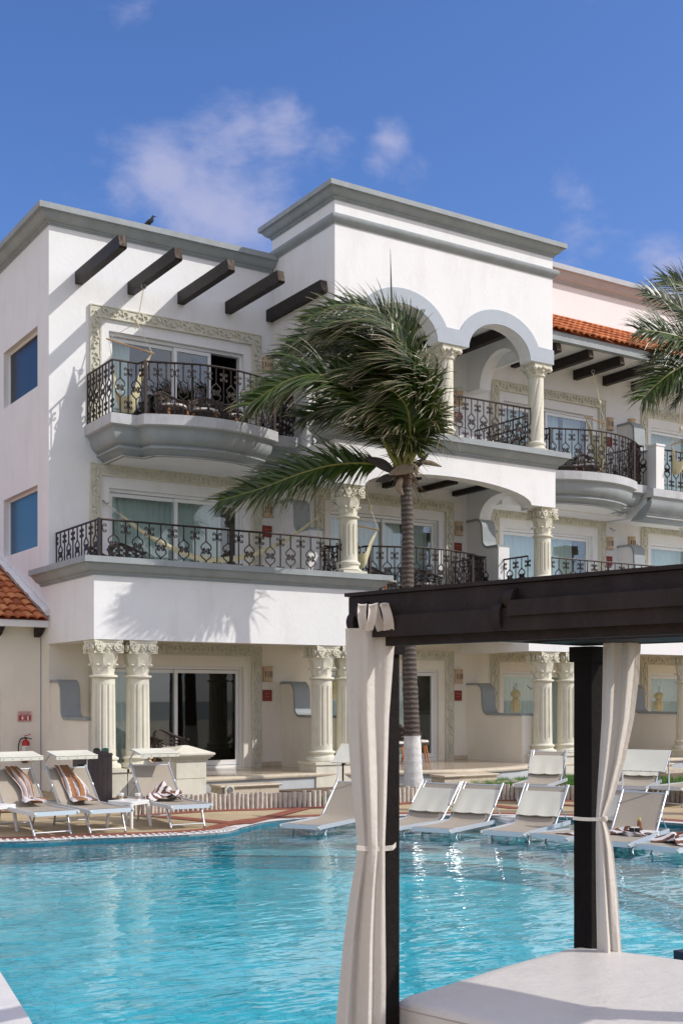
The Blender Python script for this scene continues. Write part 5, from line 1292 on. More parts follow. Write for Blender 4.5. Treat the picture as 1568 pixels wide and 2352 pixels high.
# ================================================================== SUN LOUNGERS
random.seed(5)
def make_lounger(kind, label):
    root = thing('sun_lounger', label, 'sun lounger', group='sun loungers round the pool')
    bl, ba = (.68, rad(44)) if kind == 'flat' else (.70, rad(44))
    hy, hz = 1.24, .36; ty, tz = hy + bl * math.cos(ba), hz + bl * math.sin(ba)
    mb = MB()
    for s in (-1, 1): mb.box(s * .31 - .014, s * .31 + .014, .012, 1.86, .300, .356)
    mb.box(-.324, .324, -.016, .012, .298, .358); mb.box(-.296, .296, 1.83, 1.86, .31, .35)
    fr = mb.build('frame', 'alupaint', root)
    for s in (-1, 1):
        mb = MB(); mb.ball((s * .305, -.022, .327), .021, 8); mb.build('end_cap', 'ivory', fr, smooth=80)
    mb = MB()
    P0 = [(0.012, .362), (.3, .345), (.7, .335), (1.0, .338), (1.15, .352), (1.24, .385), (1.31, .44)] + [(hy + bl * k / 5 * math.cos(ba) + .0, hz + bl * k / 5 * math.sin(ba) + .01) for k in (1, 2, 3, 4, 4.85)]
    def bed(u, v):
        f = v * (len(P0) - 1); i = min(int(f), len(P0) - 2); t = f - i; y = P0[i][0] * (1 - t) + P0[i + 1][0] * t; z = P0[i][1] * (1 - t) + P0[i + 1][1] * t
        return ((u - .5) * .565, y, z - .018 * math.sin(PI * u) * math.sin(PI * v))
    mb.grid(bed, 8, 34); mb.build('mesh_sling', 'sling', root, smooth=180)
    mb = MB()
    for s in (-1, 1):
        x = s * .305; mb.tube([(x, 1.12, .33), (x, hy, hz), (x, ty, tz), (x, ty + .02, tz + .03)], .019, 8)
        mb.tube([(x, hy + bl * .45 * math.cos(ba), hz + bl * .45 * math.sin(ba)), (x, 1.80, .34)], .009, 6)
        mb.tube([(x * 1.02, hy + bl * .42 * math.cos(ba), hz + bl * .42 * math.sin(ba) - .02), (x * 1.02, hy + bl * .50 * math.cos(ba), hz + bl * .50 * math.sin(ba) + .01)], .018, 6)
    mb.tube([(-.3, ty, tz), (.3, ty, tz)], .014, 8)
    mb.build('backrest_frame', 'alu', root, smooth=50)
    for (y0, y1) in ((.30, .12), (1.42, 1.56)):
        mb = MB(); mb.tube([(-.27, y0, .30), (-.255, y1, .012)], .016, 8); mb.tube([(.27, y0, .30), (.255, y1, .012)], .016, 8); mb.tube([(-.257, y1 + (y0 - y1) * .12, .06), (.257, y1 + (y0 - y1) * .12, .06)], .013, 8); mb.tube([(-.27, y0, .29), (.27, y0, .29)], .012, 6)
        lg = mb.build('leg_frame', 'alu', root, smooth=50)
        for s in (-1, 1):
            mb = MB(); mb.lathe(s * .255, y1, [(.019, 0), (.019, .03)], 8); mb.build('rubber_foot', 'steel', lg)
    # sun canopy
    if kind == 'flat': a, b, lf = (ty - .02, tz + .25), (ty - .44, tz + .19), .25
    elif kind == 'tilt': a, b, lf = (ty + .20, tz + .58), (ty - .14, tz + .30), .2
    else: a, b, lf = (ty - .075, tz - .07), (hy + .07, hz + .09), 0
    mb = MB()
    for s in (-1, 1):
        x = s * .325
        if lf: mb.tube([(x, ty + .01, tz - .02), (x, ty + (.0 if kind == 'flat' else .08), tz + .10), (x, (a[0] * .6 + b[0] * .4), (a[1] * .6 + b[1] * .4) - .01)], .011, 6)
        else: mb.tube([(x * 1.03, ty - .02, tz + .04), (x * 1.03, hy + bl * .42 * math.cos(ba) - .04, hz + bl * .42 * math.sin(ba))], .013, 6)
        mb.tube([(x * .97, a[0], a[1]), (x * .97, b[0], b[1])], .009, 6)
    mb.tube([(-.315, a[0], a[1]), (.315, a[0], a[1])], .009, 6)
    cf = mb.build('canopy_frame', 'alu', root, smooth=50)
    mb = MB()
    def can(u, v):
        y = a[0] + (b[0] - a[0]) * v; z = a[1] + (b[1] - a[1]) * v
        sag = .018 * math.sin(PI * u) * math.sin(PI * v)
        n_ = (0, 1) if kind == 'flat' else (-math.sin(ba), math.cos(ba))
        edge = .012 if kind == 'flat' else .03
        return ((u - .5) * .635, y + n_[0] * (edge - sag) + (.0), z + n_[1] * (edge - sag) * (1 if kind == 'flat' else -1) * (1 if kind == 'flat' else -.5) + (.006 * math.sin(u * PI * 5) * v if kind == 'fold' else 0))
    mb.grid(can, 14, 10)
    # rolled hem along the free edge with its snaps
    q0, q1 = can(0, 1), can(1, 1); mb.tube([can(i / 10, 1) for i in range(11)], .010, 6)
    if kind == 'flat': mb.grid(lambda u, v: (can(u, 1)[0], can(u, 1)[1] - .004, can(u, 1)[2] - .055 * v), 10, 2)
    cn = mb.build('canopy_fabric', 'canopy', cf, smooth=60)
    mb = MB()
    for i in range(5):
        q = can(.08 + .21 * i, 1); mb.ball((q[0], q[1] - .010, q[2] - (.03 if kind == 'flat' else -.006)), .007, 6)
    mb.build('snap_buttons', 'steel', cn)
    return root
def place(root, p0, p1, z=0):   # the two foot-end corners on plan
    a, b = RT(*p0), RT(*p1); d = b - a; c = (a + b) / 2; return (c.x, c.y, z), math.atan2(d.y, d.x)
protos = {}
LNG = [
 ('flat', PZ(78.4, 1865.5, .36), PZ(180.6, 1859.5, .36), 0, 'beige mesh lounger with raised cream canopy and a draped tan towel, nearest the extinguisher'),
 ('flat', PZ(206, 1859.6, .36), PZ(306.5, 1854, .36), 0, 'beige mesh lounger before the brown bin, orange striped towel over its back'),
 ('flat', PZ(386.6, 1849.6, .36), PZ(491, 1844.7, .36), 0, 'beige mesh lounger in front of the paired columns, crumpled brown towel on it'),
 ('tilt', RT(-.894, 16.96), RT(-.283, 16.65), -.28, 'lounger in shallow water left of the near curtain, canopy tilted up'),
 ('fold', RT(.22, 16.83), RT(.80, 16.56), -.28, 'lounger in shallow water directly right of the near cabana post, canopy folded down'),
 ('fold', RT(.947, 16.5), RT(1.518, 16.26), -.28, 'empty lounger in shallow water, canopy folded down, left of the low white water table'),
 ('fold', RT(1.895, 16.07), RT(2.46, 15.83), -.28, 'lounger in shallow water right of the low white water table, canopy folded down'),
 ('fold', RT(2.50, 15.80), RT(2.97, 15.39), -.28, 'lounger in shallow water crossed by the far cabana post, small folded towel near its foot'),
 ('tilt', RT(3.06, 15.02), RT(3.58, 14.72), -.28, 'lounger in shallow water right of the far curtain, canopy tilted up, mesh back bare'),
 ('fold', RT(3.64, 14.66), RT(4.05, 14.17), -.28, 'lounger in shallow water at the right edge with a big brown and white towel'),
 ('fold', RT(3.02, 20.9), RT(3.62, 20.67), 0, 'lounger on the deck behind the water loungers, left of the far cabana post'),
 ('fold', RT(4.64, 20.5), RT(5.24, 20.25), 0, 'deck lounger seen just right of the far curtain behind the tilted canopy'),
 ('fold', RT(5.32, 20.5), RT(5.78, 20.05), 0, 'deck lounger at the far right edge by the grass, only its foot end in view'),
]
placed = []
for kind, a, b, z, lab in LNG:
    d = b - a; c = (a + b) / 2; loc = (c.x, c.y, z); rz = math.atan2(d.y, d.x) - ((rad(9) + rad(2.5) * math.sin(5 * len(placed))) if z < 0 and 4 <= len(placed) < 8 else 0)
    if kind not in protos:
        protos[kind] = make_lounger(kind, lab); r = protos[kind]; r.location = loc; r.rotation_euler = (0, 0, rz)
    else: r = dup(protos[kind], loc, rz, lab)
    placed.append((loc, rz))

# towels (built in the frame of the lounger they lie on)
def towel_on(i, label, fn, nu, nv, mats, stripe, name='striped_towel'):
    loc, rz = placed[i]; t = thing(name, label, 'towel', (0, 0, 0), rz + 1e-9); t.location = loc
    mb = MB(); mb.grid(fn, nu, nv, mf=stripe); o = mb.build('terry_cloth', mats, t, smooth=180)
    m_ = o.modifiers.new('thickness', 'SOLIDIFY'); m_.thickness = .006
    mb = MB(); mb.tube([fn(0, k / 24) for k in range(25)], .006, 4); mb.tube([fn(1, k / 24) for k in range(25)], .006, 4); mb.build('towel_border', 'white_towel', t)
    return t
def bp_(v, ba=rad(44), bl=.68):   # point on a lounger's sling from the head end (v=0) to the foot
    s = v
    if s < bl: return (1.24 + (bl - s) * math.cos(ba), .36 + (bl - s) * math.sin(ba) + .02)
    return (1.24 - (s - bl), .36 + .0)
def drape(x0, w0, x1, w1, L, seed, spread=.1):
    rr = random.Random(seed); p = [rr.uniform(0, 6) for _ in range(6)]
    def f(u, v):
        s = -.04 + L * v; y, z = bp_(max(s, 0)); 
        if s < 0: y += .03; z -= .01
        xc = x0 + (x1 - x0) * v; w = w0 + (w1 - w0) * v + .05 * math.sin(v * 9 + p[0])
        fo = math.sin(u * 13 + p[1] + 2.5 * math.sin(v * 3.5 + p[2])) + .5 * math.sin(u * 25 + p[3] + v * 4)
        x = xc + (u - .5) * w + .03 * math.sin(v * 7 + p[4]) + .018 * math.sin(u * 13 + p[5] + v * 5)
        lift = .028 + .024 * fo * (.4 + .6 * math.sin(PI * min(1, v * 1.1)))
        if s < .68: return (x, y - lift * math.sin(rad(44)), z + lift * math.cos(rad(44)))
        k = min(1, (s - .68) / .25); return (x + .12 * k * k * math.sin(u * 3), y, z + lift + .035 * (1 + math.sin(u * 9 + p[2])) * math.exp(-((s - .8) / .18) ** 2))
    return f
st1 = lambda i, j: 1 if (i // 5) % 2 else 0
towel_on(0, 'brown and white striped towel hanging narrow over the leftmost lounger backrest', drape(.02, .17, .10, .24, .98, 2), 34, 46, ['brown_towel', 'white_towel'], lambda i, j: 1 if (i // 8 + (j > 38)) % 2 else 0)
towel_on(1, 'orange tan and white striped towel twisted down the lounger in front of the bin', drape(-.06, .24, .02, .34, 1.04, 5), 34, 46, ['brown_towel', 'white_towel'], lambda i, j: 1 if ((i + j // 4) // 7) % 2 else 0)
def lump(cx, cy, rx, ry, h, z0, seed):
    rr = random.Random(seed); p = [rr.uniform(0, 6) for _ in range(8)]
    def f(u, v):
        x = (u - .5) * 2; y = (v - .5) * 2; r = min(1, math.hypot(x, y) / 1.25)
        n_ = math.sin(x * 5 + p[0] + 2 * math.sin(y * 3 + p[1])) * .5 + .3 * math.sin(y * 8 + p[2] + x * 3) + .25 * math.sin(x * 12 + p[3] - y * 6)
        hh = h * (1 - r ** 1.6) * (1 + .45 * n_) + .012
        return (cx + rx * (x + .22 * math.sin(y * 4 + p[4]) + .08 * n_), cy + ry * (y + .25 * math.sin(x * 3.5 + p[5])), z0 + max(.012, hh))
    return f
towel_on(2, 'crumpled chocolate brown and white striped towel heaped at the foot of a backrest', lump(-.05, 1.02, .27, .19, .19, .345, 4), 44, 36, ['dark_towel', 'white_towel'], lambda i, j: 1 if ((i + int(3 * math.sin(j * .35))) // 4) % 2 else 0)
towel_on(9, 'large brown and white striped towel bunched on the right edge lounger in the water', lump(-.05, .75, .30, .42, .11, .345, 9), 44, 44, ['dark_towel', 'white_towel'], lambda i, j: 1 if ((j + int(4 * math.sin(i * .3))) // 6) % 2 else 0)
towel_on(8, 'brown and white striped towel lying under black sunglasses near a mesh backrest', lump(.0, 1.05, .25, .13, .07, .345, 12), 36, 26, ['dark_towel', 'white_towel'], lambda i, j: 1 if ((i + j // 2) // 5) % 2 else 0)
towel_on(7, 'small folded striped towel near the foot of the lounger behind the far cabana post', lump(.16, .28, .16, .09, .02, .345, 14), 26, 16, ['dark_towel', 'white_towel'], lambda i, j: 1 if (j // 3) % 2 else 0)
# sunglasses on the towel
loc, rz = placed[8]; sg = thing('sunglasses', 'black sunglasses resting on the towel under the tilted canopy', 'sunglasses', (0, 0, 0), rz + 1e-9); sg.location = loc
mb = MB()
for s in (-1, 1): mb.obox((.10 + s * .036, .93, .415), (.032, 0, 0), (0, .006, .004), (0, -.012, .024))
mb.build('lenses', 'blackrub', sg)
for s in (-1, 1):
    mb = MB(); mb.tube([(.10 + s * .07, .93, .43), (.10 + s * .072, 1.03, .43), (.10 + s * .07, 1.06, .41)], .004, 4); mb.build('temple_arm', 'blackrub', sg)

# ------------------------------------------------------------------ white plastic tables
def make_table(label):
    t = thing('side_table', label, 'side table', group='white plastic side tables')
    mb = MB(); pts = []
    for q, (cx, cy) in enumerate(((.17, .17), (-.17, .17), (-.17, -.17), (.17, -.17))):
        for k in range(5): a = q * PI / 2 + PI / 2 * k / 4; pts.append((cx + .06 * math.cos(a), cy + .06 * math.sin(a)))
    mb.extrude(pts, lambda u, v, w: (u, v, w), .365, .385); 
    mb.extrude([(a * .985, b * .985) for a, b in pts], lambda u, v, w: (u, v, w), .335, .365); mb.build('tabletop', 'whiteplastic', t)
    for sx in (-1, 1):
        for sy in (-1, 1):
            mb = MB(); b = []; n_ = 0
            mb.tube([(sx * .19, sy * .19, .34), (sx * .205, sy * .205, .2), (sx * .225, sy * .225, 0)], [.036, .027, .022], 8); mb.build('leg', 'whiteplastic', t, smooth=50)
    return t
tb = make_table('white plastic table with two paper cups, between the second and third striped towel loungers')
tl = RT((296 - 784) / F * 17.25, 17.25); tb.location = tl; tb.rotation_euler = (0, 0, rad(-60))
q = RT((-14 - 784) / F * 16.55, 16.55); dup(tb, (q.x, q.y, 0), rad(-62), 'white plastic table cut by the left edge of the picture')
q = RT((1176 - 784) / F * 17.5, 17.5); dup(tb, (q.x, q.y, -.28), rad(-10), 'white plastic table standing in the shallow water between two folded canopy loungers')
t3 = RT((1462 - 784) / F * 15.9, 15.9); dup(tb, (t3.x, t3.y, -.28), rad(-20), 'white plastic table in the water holding a brown lotion bottle')
def cup(p, label):
    c = thing('paper_cup', label, 'cup', p, group='paper cups on the side table')
    mb = MB(); mb.lathe(p[0], p[1], [(.030, p[2]), (.040, p[2] + .085), (.043, p[2] + .088), (.043, p[2] + .098), (.036, p[2] + .102)], 14); mb.build('cup', 'cup', c, smooth=40)
    mb = MB(); mb.lathe(p[0], p[1], [(.0335, p[2] + .02), (.0385, p[2] + .06)], 14); mb.build('sleeve', 'sleeve', c, smooth=60)
cup((tl + RT(-.12, .05) + Vector((0, 0, .386))), 'white paper cup at the left end of the small table'); cup((tl + RT(.13, .02) + Vector((0, 0, .386))), 'white paper cup at the right end of the small table, by the towel')
p = t3 + RT(.03, .0) + Vector((0, 0, .106)); bo = thing('lotion_bottle', 'brown lotion bottle with yellow cap standing on a white table in the water', 'bottle', p)
mb = MB(); mb.lathe(p.x, p.y, [(.026, p.z), (.030, p.z + .005), (.030, p.z + .10), (.022, p.z + .125), (.018, p.z + .13)], 14); mb.build('bottle_body', 'bottle', bo, smooth=50)
mb = MB(); mb.lathe(p.x, p.y, [(.020, p.z + .13), (.020, p.z + .165)], 12); mb.build('cap', 'yellow', bo, smooth=50)

# ------------------------------------------------------------------ wicker chairs
def make_chair(label):
    t = thing('wicker_chair', label, 'chair', group='wicker armchairs on the terraces')
    mb = MB(); n_ = 24
    def shell(u, v):
        a = -rad(20) + rad(220) * u; r = .29 + .03 * v; top = .80 - .17 * abs(math.cos(a)) ** 1.5 if 0 < a < PI else .62
        return (r * math.cos(a), r * math.sin(a) * .95, .43 + (top - .43) * v)
    b = len(mb.v)
    for j in range(9):
        for i in range(n_ + 1): mb.v.append(shell(i / n_, j / 8))
    for j in range(8):
        for i in range(n_):
            if 1 <= j <= 6 and (i + j) % 2 and i % 3: continue
            mb.face((b + j * (n_ + 1) + i, b + j * (n_ + 1) + i + 1, b + (j + 1) * (n_ + 1) + i + 1, b + (j + 1) * (n_ + 1) + i))
    mb.tube([shell(i / n_, 1) for i in range(n_ + 1)], .02, 6); mb.build('backrest', 'wicker', t)
    mb = MB(); mb.lathe(0, 0, [(.27, .38), (.29, .40), (.29, .43)], 20); mb.build('seat', 'wicker', t)
    mb = MB(); mb.lathe(0, -.02, [(.24, .431), (.255, .45), (.24, .485), (.15, .495)], 18); mb.build('seat_cushion', 'cushion', t, smooth=60)
    for sx in (-1, 1):
        for sy in (-1, 1):
            mb = MB(); mb.tube([(sx * .19, sy * .19, .385), (sx * .25, sy * .25, 0)], [.022, .014], 6); mb.build('leg', 'teak', t)
    return t
def wp(px, Y, z):   # a place on the line of sight at a given depth into the building
    a = (px - 784) / F; t = Y / (VY - VX * a); return ((VX + VY * a) * t, Y, z)
ch = make_chair('dark wicker armchair on the ground floor porch just behind the pyramid capped pedestal'); ch.location = wp(395, 21.55, .352); ch.rotation_euler = (0, 0, rad(20)); ch.scale = (1.15, 1.15, 1.12)
for (px, Y, z, rz, lab) in ((352, 22.3, .352, 70, 'wicker armchair half hidden behind the second porch column from the left'), (902, 21.6, .352, -40, 'wicker armchair beside the near cabana post, behind the whitewashed trunk'),
                            (953, 22.0, .352, 60, 'wicker armchair directly behind the whitewashed palm trunk'),
                            (395, 22.0, 7.25, 10, 'left wicker armchair on the curved top balcony of the left block'), (470, 22.0, 7.25, -25, 'middle wicker armchair on the curved top balcony, right of its mullion'), (535, 22.1, 7.25, 30, 'right wicker armchair on the curved top balcony by the open door'),
                            (292, 21.4, 4.0, 0, 'wicker armchair behind the long terrace railing near its left corner'), (245, 22.3, 4.0, 40, 'wicker armchair behind the side railing of the long terrace'),
                            (880, 22.2, 4.0, 20, 'wicker armchair on the middle tower balcony left of the palm trunk'), (978, 22.2, 4.0, -20, 'wicker armchair on the middle tower balcony right of the palm trunk'),
                            (1318, 22.2, 7.25, 10, 'wicker armchair on the right wing curved balcony below the hanging chair'), (1350, 21.9, 7.25, -20, 'second wicker armchair on the right wing curved balcony, nearer its railing')):
    dup(ch, wp(px, Y, z), rad(rz), lab)

# ------------------------------------------------------------------ hammocks
def hang_chair(label, hook, knot, a, b, bottom, n_=10):
    t = thing('hammock_chair', label, 'hammock chair', hook, group='hanging hammock chairs')
    mb = MB(); k = 10; mb.tube([hook + Vector((.05 * math.cos(2 * PI * i / k), 0, .05 * math.sin(2 * PI * i / k))) for i in range(k + 1)], .008, 5); mb.build('hook_ring', 'steel', t)
    mb = MB(); mb.tube([hook - Vector((0, 0, .04)), hook.lerp(knot, .5) + Vector((.01, 0, 0)), knot], .012, 5); mb.ball(knot, .045, 7, 1.5); mb.tube([knot, knot + Vector((-.04, 0, -.14))], .01, 4)
    mb.tube([knot, a], .007, 4); mb.tube([knot, b], .007, 4); mb.build('suspension_rope', 'rope', t, smooth=60)
    mb = MB(); mb.tube([a + (a - b) * .04, b + (b - a) * .04], .017, 8); mb.build('spreader_stick', 'stick', t, smooth=50)
    mb = MB(); lo = min(a.z, b.z)
    cp = cat_rom([a, a.lerp(bottom, .45) + (a - b) * .06, bottom + (a - b) * .16 + Vector((0, 0, .03)), bottom + (b - a) * .16 + Vector((0, 0, .02)), b.lerp(bottom, .42) + (b - a) * .03, b], 6); m_ = len(cp) - 1
    def f(u, v):
        c = cp[min(m_, round(v * m_))]; k_ = math.sin(PI * v); w = .015 + .36 * k_ ** 1.3
        s_ = (u - .5) * 2
        return c + RT(0, -1) * (w * .62 * s_) + Vector((0, 0, w * .42 * s_ ** 2 + w * .30 * s_)) + RT(.008 * math.sin(u * 40), 0) * k_
    mb.grid(f, 26, m_); mb.build('sling_cloth', 'cloth', t, smooth=180)
    for e, v0, v1 in ((a, 0, .28), (b, 1, .72)):
        mb = MB()
        for i in range(7): mb.tube([e, f(i / 6, v0 + (v1 - v0) * .5) + Vector((0, 0, .02)), f(i / 6, v1)], .0045, 3)
        mb.build('side_cords', 'rope', t)
Hk = Vector((9.56, 22.25, 10.2))
hang_chair('cream hammock chair hanging from the second beam over the left block balcony', Hk, Q(315, 741, 23.75), Q(249, 779, 23.75), Q(350, 811, 23.55), Q(288, 940, 23.6))
hang_chair('cream hammock chair hanging from a beam over the right wing curved balcony', Q(1361, 854, 30.2), Q(1376, 925, 30.1), Q(1343, 957, 30.1), Q(1387, 973, 29.9), Q(1377, 1065, 29.9))
hang_chair('hammock chair in the middle tower opening, half hidden by the left short column', Q(838, 1118, 25.5), Q(850, 1165, 25.5), Q(812, 1206, 25.5), Q(868, 1217, 25.3), Q(828, 1300, 25.4))
hang_chair('hammock chair at the right edge under the drooping palm fronds', Q(1560, 930, 31.0), Q(1562, 985, 31.0), Q(1540, 1022, 31.0), Q(1592, 1005, 30.8), Q(1556, 1085, 30.9))
hm = thing('hammock', 'long cream hammock sagging across the middle terrace from wall hook to divider', 'hammock', (8.95, 22.9, 6))
hp = [(239, 1155), (281, 1185), (333, 1225), (410, 1266), (461, 1282), (513, 1286), (590, 1271), (661, 1238), (731, 1187), (768, 1159)]
pts = [Q(x, y, 24.1 + .16 * i + .0) for i, (x, y) in enumerate(hp)]
mb = MB(); mb.tube(cat_rom([pts[0], pts[1]], 4), .010, 5); mb.tube(cat_rom([pts[-2], pts[-1]], 4), .010, 5); mb.build('end_rope', 'rope', hm, smooth=60)
cc = cat_rom(pts[1:-1], 8); mb = MB(); n_ = len(cc)
mb.tube(cc, [.014 + .052 * math.sin(PI * i / (n_ - 1)) ** .7 + .004 * math.sin(i * 1.7) for i in range(n_)], 8); mb.build('gathered_cloth', 'cloth', hm, smooth=60)
mb = MB(); mb.tube([pts[1], pts[1] + Vector((-.02, 0, .06)), pts[1] + Vector((.0, 0, -.26))], .012, 4); mb.tube([pts[-2], pts[-2] + Vector((.0, 0, -.3)), pts[-2] + Vector((.0, 0, -.62))], .012, 4); mb.build('loose_cord', 'rope', hm)
def rolled(label, x, y0, y1, Y, half=12):
    top = Vector(wp(x, Y, 0)); t_ = VX * top.x + VY * top.y; P0 = Q(x, y0, t_); P1 = Q(x + 2, y1, t_)
    r = thing('rolled_hammock', label, 'hammock', P0, group='rolled hammocks hanging by the doors')
    L = (P0 - P1).length; k = half / F * t_
    mb = MB(); mb.rev(0, 0, [0], lambda a, z, i: 0) if False else None
    zs = [0, -.05, -.13, -.24, -.31, -.36, -.42, -.55, -.7, -.9, -1.0]; rr = [.2, .55, .85, .9, .62, .42, .6, .85, .9, .7, .2]
    mb.rev(P0.x, P0.y, [P0.z + z * L for z in zs], lambda a, z, i: k * rr[i] * (1 + .13 * math.sin(9 * a) + .05 * math.sin(17 * a)), 28); mb.build('bundled_cloth', 'cloth', r, smooth=50)
    mb = MB(); c = Vector((P0.x, P0.y, P0.z - .36 * L)); mb.tube([c + Vector((k * .5 * math.cos(a), k * .5 * math.sin(a), .02 * math.sin(a))) for a in [2 * PI * i / 12 for i in range(13)]], .012, 5); mb.tube([c + RT(-k * .4, -k * .4), c + RT(-k * .7, -k * .5) - Vector((0, 0, .3))], .009, 4); mb.build('binding_cord', 'rope', r)
    mb = MB(); mb.tube([P0, P0 + Vector((0, 0, .08)), P0 + RT(.03, .02) + Vector((0, 0, .13)), P0 + RT(0, .06) + Vector((0, 0, .16))], .012, 6); mb.build('wall_hook', 'steel', r)
rolled('rolled cream hammock on the ground floor left of the paired right columns', 1184, 1584, 1637, 22.86)
rolled('rolled cream hammock on the ground floor by the window right of the far curtain', 1512, 1590, 1634, 22.86)
rolled('rolled cream hammock on the ground floor behind the near curtain and columns', 770, 1562, 1606, 22.86)
rolled('rolled cream hammock on the middle floor just above the cabana roof at the right', 1462, 1262, 1300, 22.86, 8)
for (x, y, Y) in ((239, 1152, 22.95), (718, 1578, 22.9), (768, 1155, 22.9), (1404, 1215, 22.95), (1213, 1578, 22.9)):
    q = Vector(wp(x, Y, 0)); t_ = VX * q.x + VY * q.y; q = Q(x, y, t_)
    mb = MB(); mb.tube([q + Vector((0, .05, .03)), q, q + Vector((.05, -.05, -.06)), q + Vector((.09, -.05, -.02))], .014, 5); o = mb.build('hammock_hook', 'steel', HB, smooth=50)

# ------------------------------------------------------------------ pedestal, steps, bin, extinguisher, sign
pc = Vector(wp(424, 20.02, 0)); pd = thing('capped_pedestal', 'cream square pedestal with wide pyramidal moulded cap beside the porch', 'pedestal', pc)
def sq(mb, prof, c):
    b = len(mb.v)
    for h, z in prof:
        for dx, dy in ((-1, -1), (1, -1), (1, 1), (-1, 1)): mb.v.append((c.x + dx * h, c.y + dy * h, z))
    for i in range(len(prof) - 1):
        for k in range(4): mb.face((b + i * 4 + k, b + i * 4 + (k + 1) % 4, b + i * 4 + 4 + (k + 1) % 4, b + i * 4 + 4 + k))
    mb.face([b, b + 3, b + 2, b + 1]); mb.face([b + (len(prof) - 1) * 4 + k for k in range(4)])
mb = MB(); sq(mb, [(.30, 0), (.30, .38), (.285, .385), (.285, .395), (.30, .40), (.30, .70)], pc); mb.build('pedestal_shaft', 'column', pd)
mb = MB(); sq(mb, [(.30, .701), (.32, .72), (.32, .745), (.345, .75), (.36, .775), (.40, .80), (.405, .825), (.425, .83), (.425, .86), (.05, .995)], pc); mb.build('pedestal_cap', 'column', pd)
def step(label, x0, x1, y0, y1, h, medal=False, low=False):
    t = thing('stone_step', label, 'step', ((x0 + x1) / 2, y0, .0), group='stone steps up to the porch')
    mb = MB(); mb.box(x0, x1, y0, y1, 0, h - .045); mb.build('step_block', 'stone', t)
    mb = MB(); pts = [(y0 - .04, h - .044), (y0 - .055, h - .02), (y0 - .04, h)]; mb.extrude(pts + [(y1 + .0, h), (y1 + .0, h - .044)], fX, x0 - .04, x1 + .04); mb.build('step_tread', 'stone', t, smooth=30)
    if medal:
        mb = MB(); mb.extrude([(x0 + .02, .0), (x0 + .20, .0)] + [(x0 + .11 + .09 * math.cos(a), h - .07 + .09 * math.sin(a)) for a in [PI * k / 10 for k in range(11)]], fY, y0 - .12, y0 - .06); mb.build('step_bracket', 'column', t, smooth=30)
        c = Vector((x0 + .11, y0 - .125, h - .08))
        mb = MB(); mb.tube([c + Vector((.055 * math.cos(a), 0, .055 * math.sin(a))) for a in [2 * PI * k / 16 for k in range(17)]], .009, 5)
        for k in (-1, 0, 1): mb.box(c.x - .04, c.x + .04, c.y - .004, c.y + .004, c.z + k * .024 - .006, c.z + k * .024 + .006)
        mb.build('round_vent', 'steel', t)
    if low:
        mb = MB(); mb.box(x0 + .45, x1 + .5, y0 - .35, y0 - .001, 0, .13); mb.build('lower_tread', 'stone', t)
step('pale limestone step block with a round vent in front of the left porch', 10.05, 11.28, 19.75, 20.2, .235, medal=True)
step('pale limestone double step right of the whitewashed palm trunk', 14.82, 16.2, 19.15, 19.6, .285, low=True)
step('pale limestone step at the right, seen beside the far curtain', 21.45, 22.5, 20.0, 20.45, .27, low=True)

bc = Vector(wp(211, 20.35, 0)); bn_ = thing('recycling_bin', 'dark brown plank recycling bin with black and green top panels', 'bin', bc)
bd = RT(.93, .37).normalized(); bv = Vector((-bd.y, bd.x, 0))
def bbox(mb, a0, a1, b0, b1, z0, z1, mi=0): mb.obox(bc + bd * (a0 + a1) / 2 + bv * (b0 + b1) / 2 + Vector((0, 0, (z0 + z1) / 2)), bd * (a1 - a0) / 2, bv * (b1 - b0) / 2, Vector((0, 0, (z1 - z0) / 2)), mi)
mb = MB(); bbox(mb, -.30, .30, -.24, .24, .02, .84); mb.build('bin_body', 'binwood', bn_)
mb = MB()
for k in range(5):
    bbox(mb, -.10 + k * .085, -.018 + k * .085, -.262, -.242, .01, .93 - .04 * (k == 0 or k == 4))
for k in range(5): bbox(mb, .302, .322, -.22 + k * .088, -.138 + k * .088, .01, .88)
mb.build('cladding_planks', 'binwood', bn_)
mb = MB()
for k in range(2): bbox(mb, -.28 + k * .09, -.20 + k * .09, -.256, -.243, .52, .70)
mb.build('throw_openings', 'black', bn_)
mb = MB(); bbox(mb, -.33, .33, -.275, .275, .845, .87); mb.build('bin_lid', 'binwood', bn_)
for k, (m_, tx) in enumerate((('blackrub', 'General'), ('green', 'Organica'))):
    mb = MB(); c0 = .06 + k * .15; n_ = 8
    prof = [(c0 - .06, .86), (c0 + .06, .86)] + [(c0 + .06 * math.cos(a), .945 + .035 * math.sin(a)) for a in [PI * i / n_ for i in range(n_ + 1)]]
    mb.extrude(prof, lambda u, v, w: tuple(bc + bd * u + bv * w + Vector((0, 0, v))), -.21, -.16); o = mb.build('top_panel', m_, bn_)
    bn_['txt%d' % k] = ''
    del bn_['txt%d' % k]
def text_mesh(s, size, origin, xdir, updir, matn, parent, name, ext=.0015, bold=0):
    cu = bpy.data.curves.new('txt', 'FONT'); cu.body = s; cu.size = size; cu.align_x = 'CENTER'; cu.align_y = 'CENTER'; cu.extrude = ext; cu.offset = bold
    ob = bpy.data.objects.new('txt', cu); C.objects.link(ob); dg = bpy.context.evaluated_depsgraph_get(); me = bpy.data.meshes.new_from_object(ob.evaluated_get(dg))
    bpy.data.objects.remove(ob); nrm = xdir.cross(updir)
    off = ORG.get(parent.name, Vector((0, 0, 0)))
    for v in me.vertices: p = v.co.copy(); v.co = origin + xdir * p.x + updir * p.y + nrm * p.z - off
    me.materials.clear(); me.materials.append(M[matn]); o = bpy.data.objects.new(name, me); C.objects.link(o); o.parent = parent; return o
U = Vector((0, 0, 1))
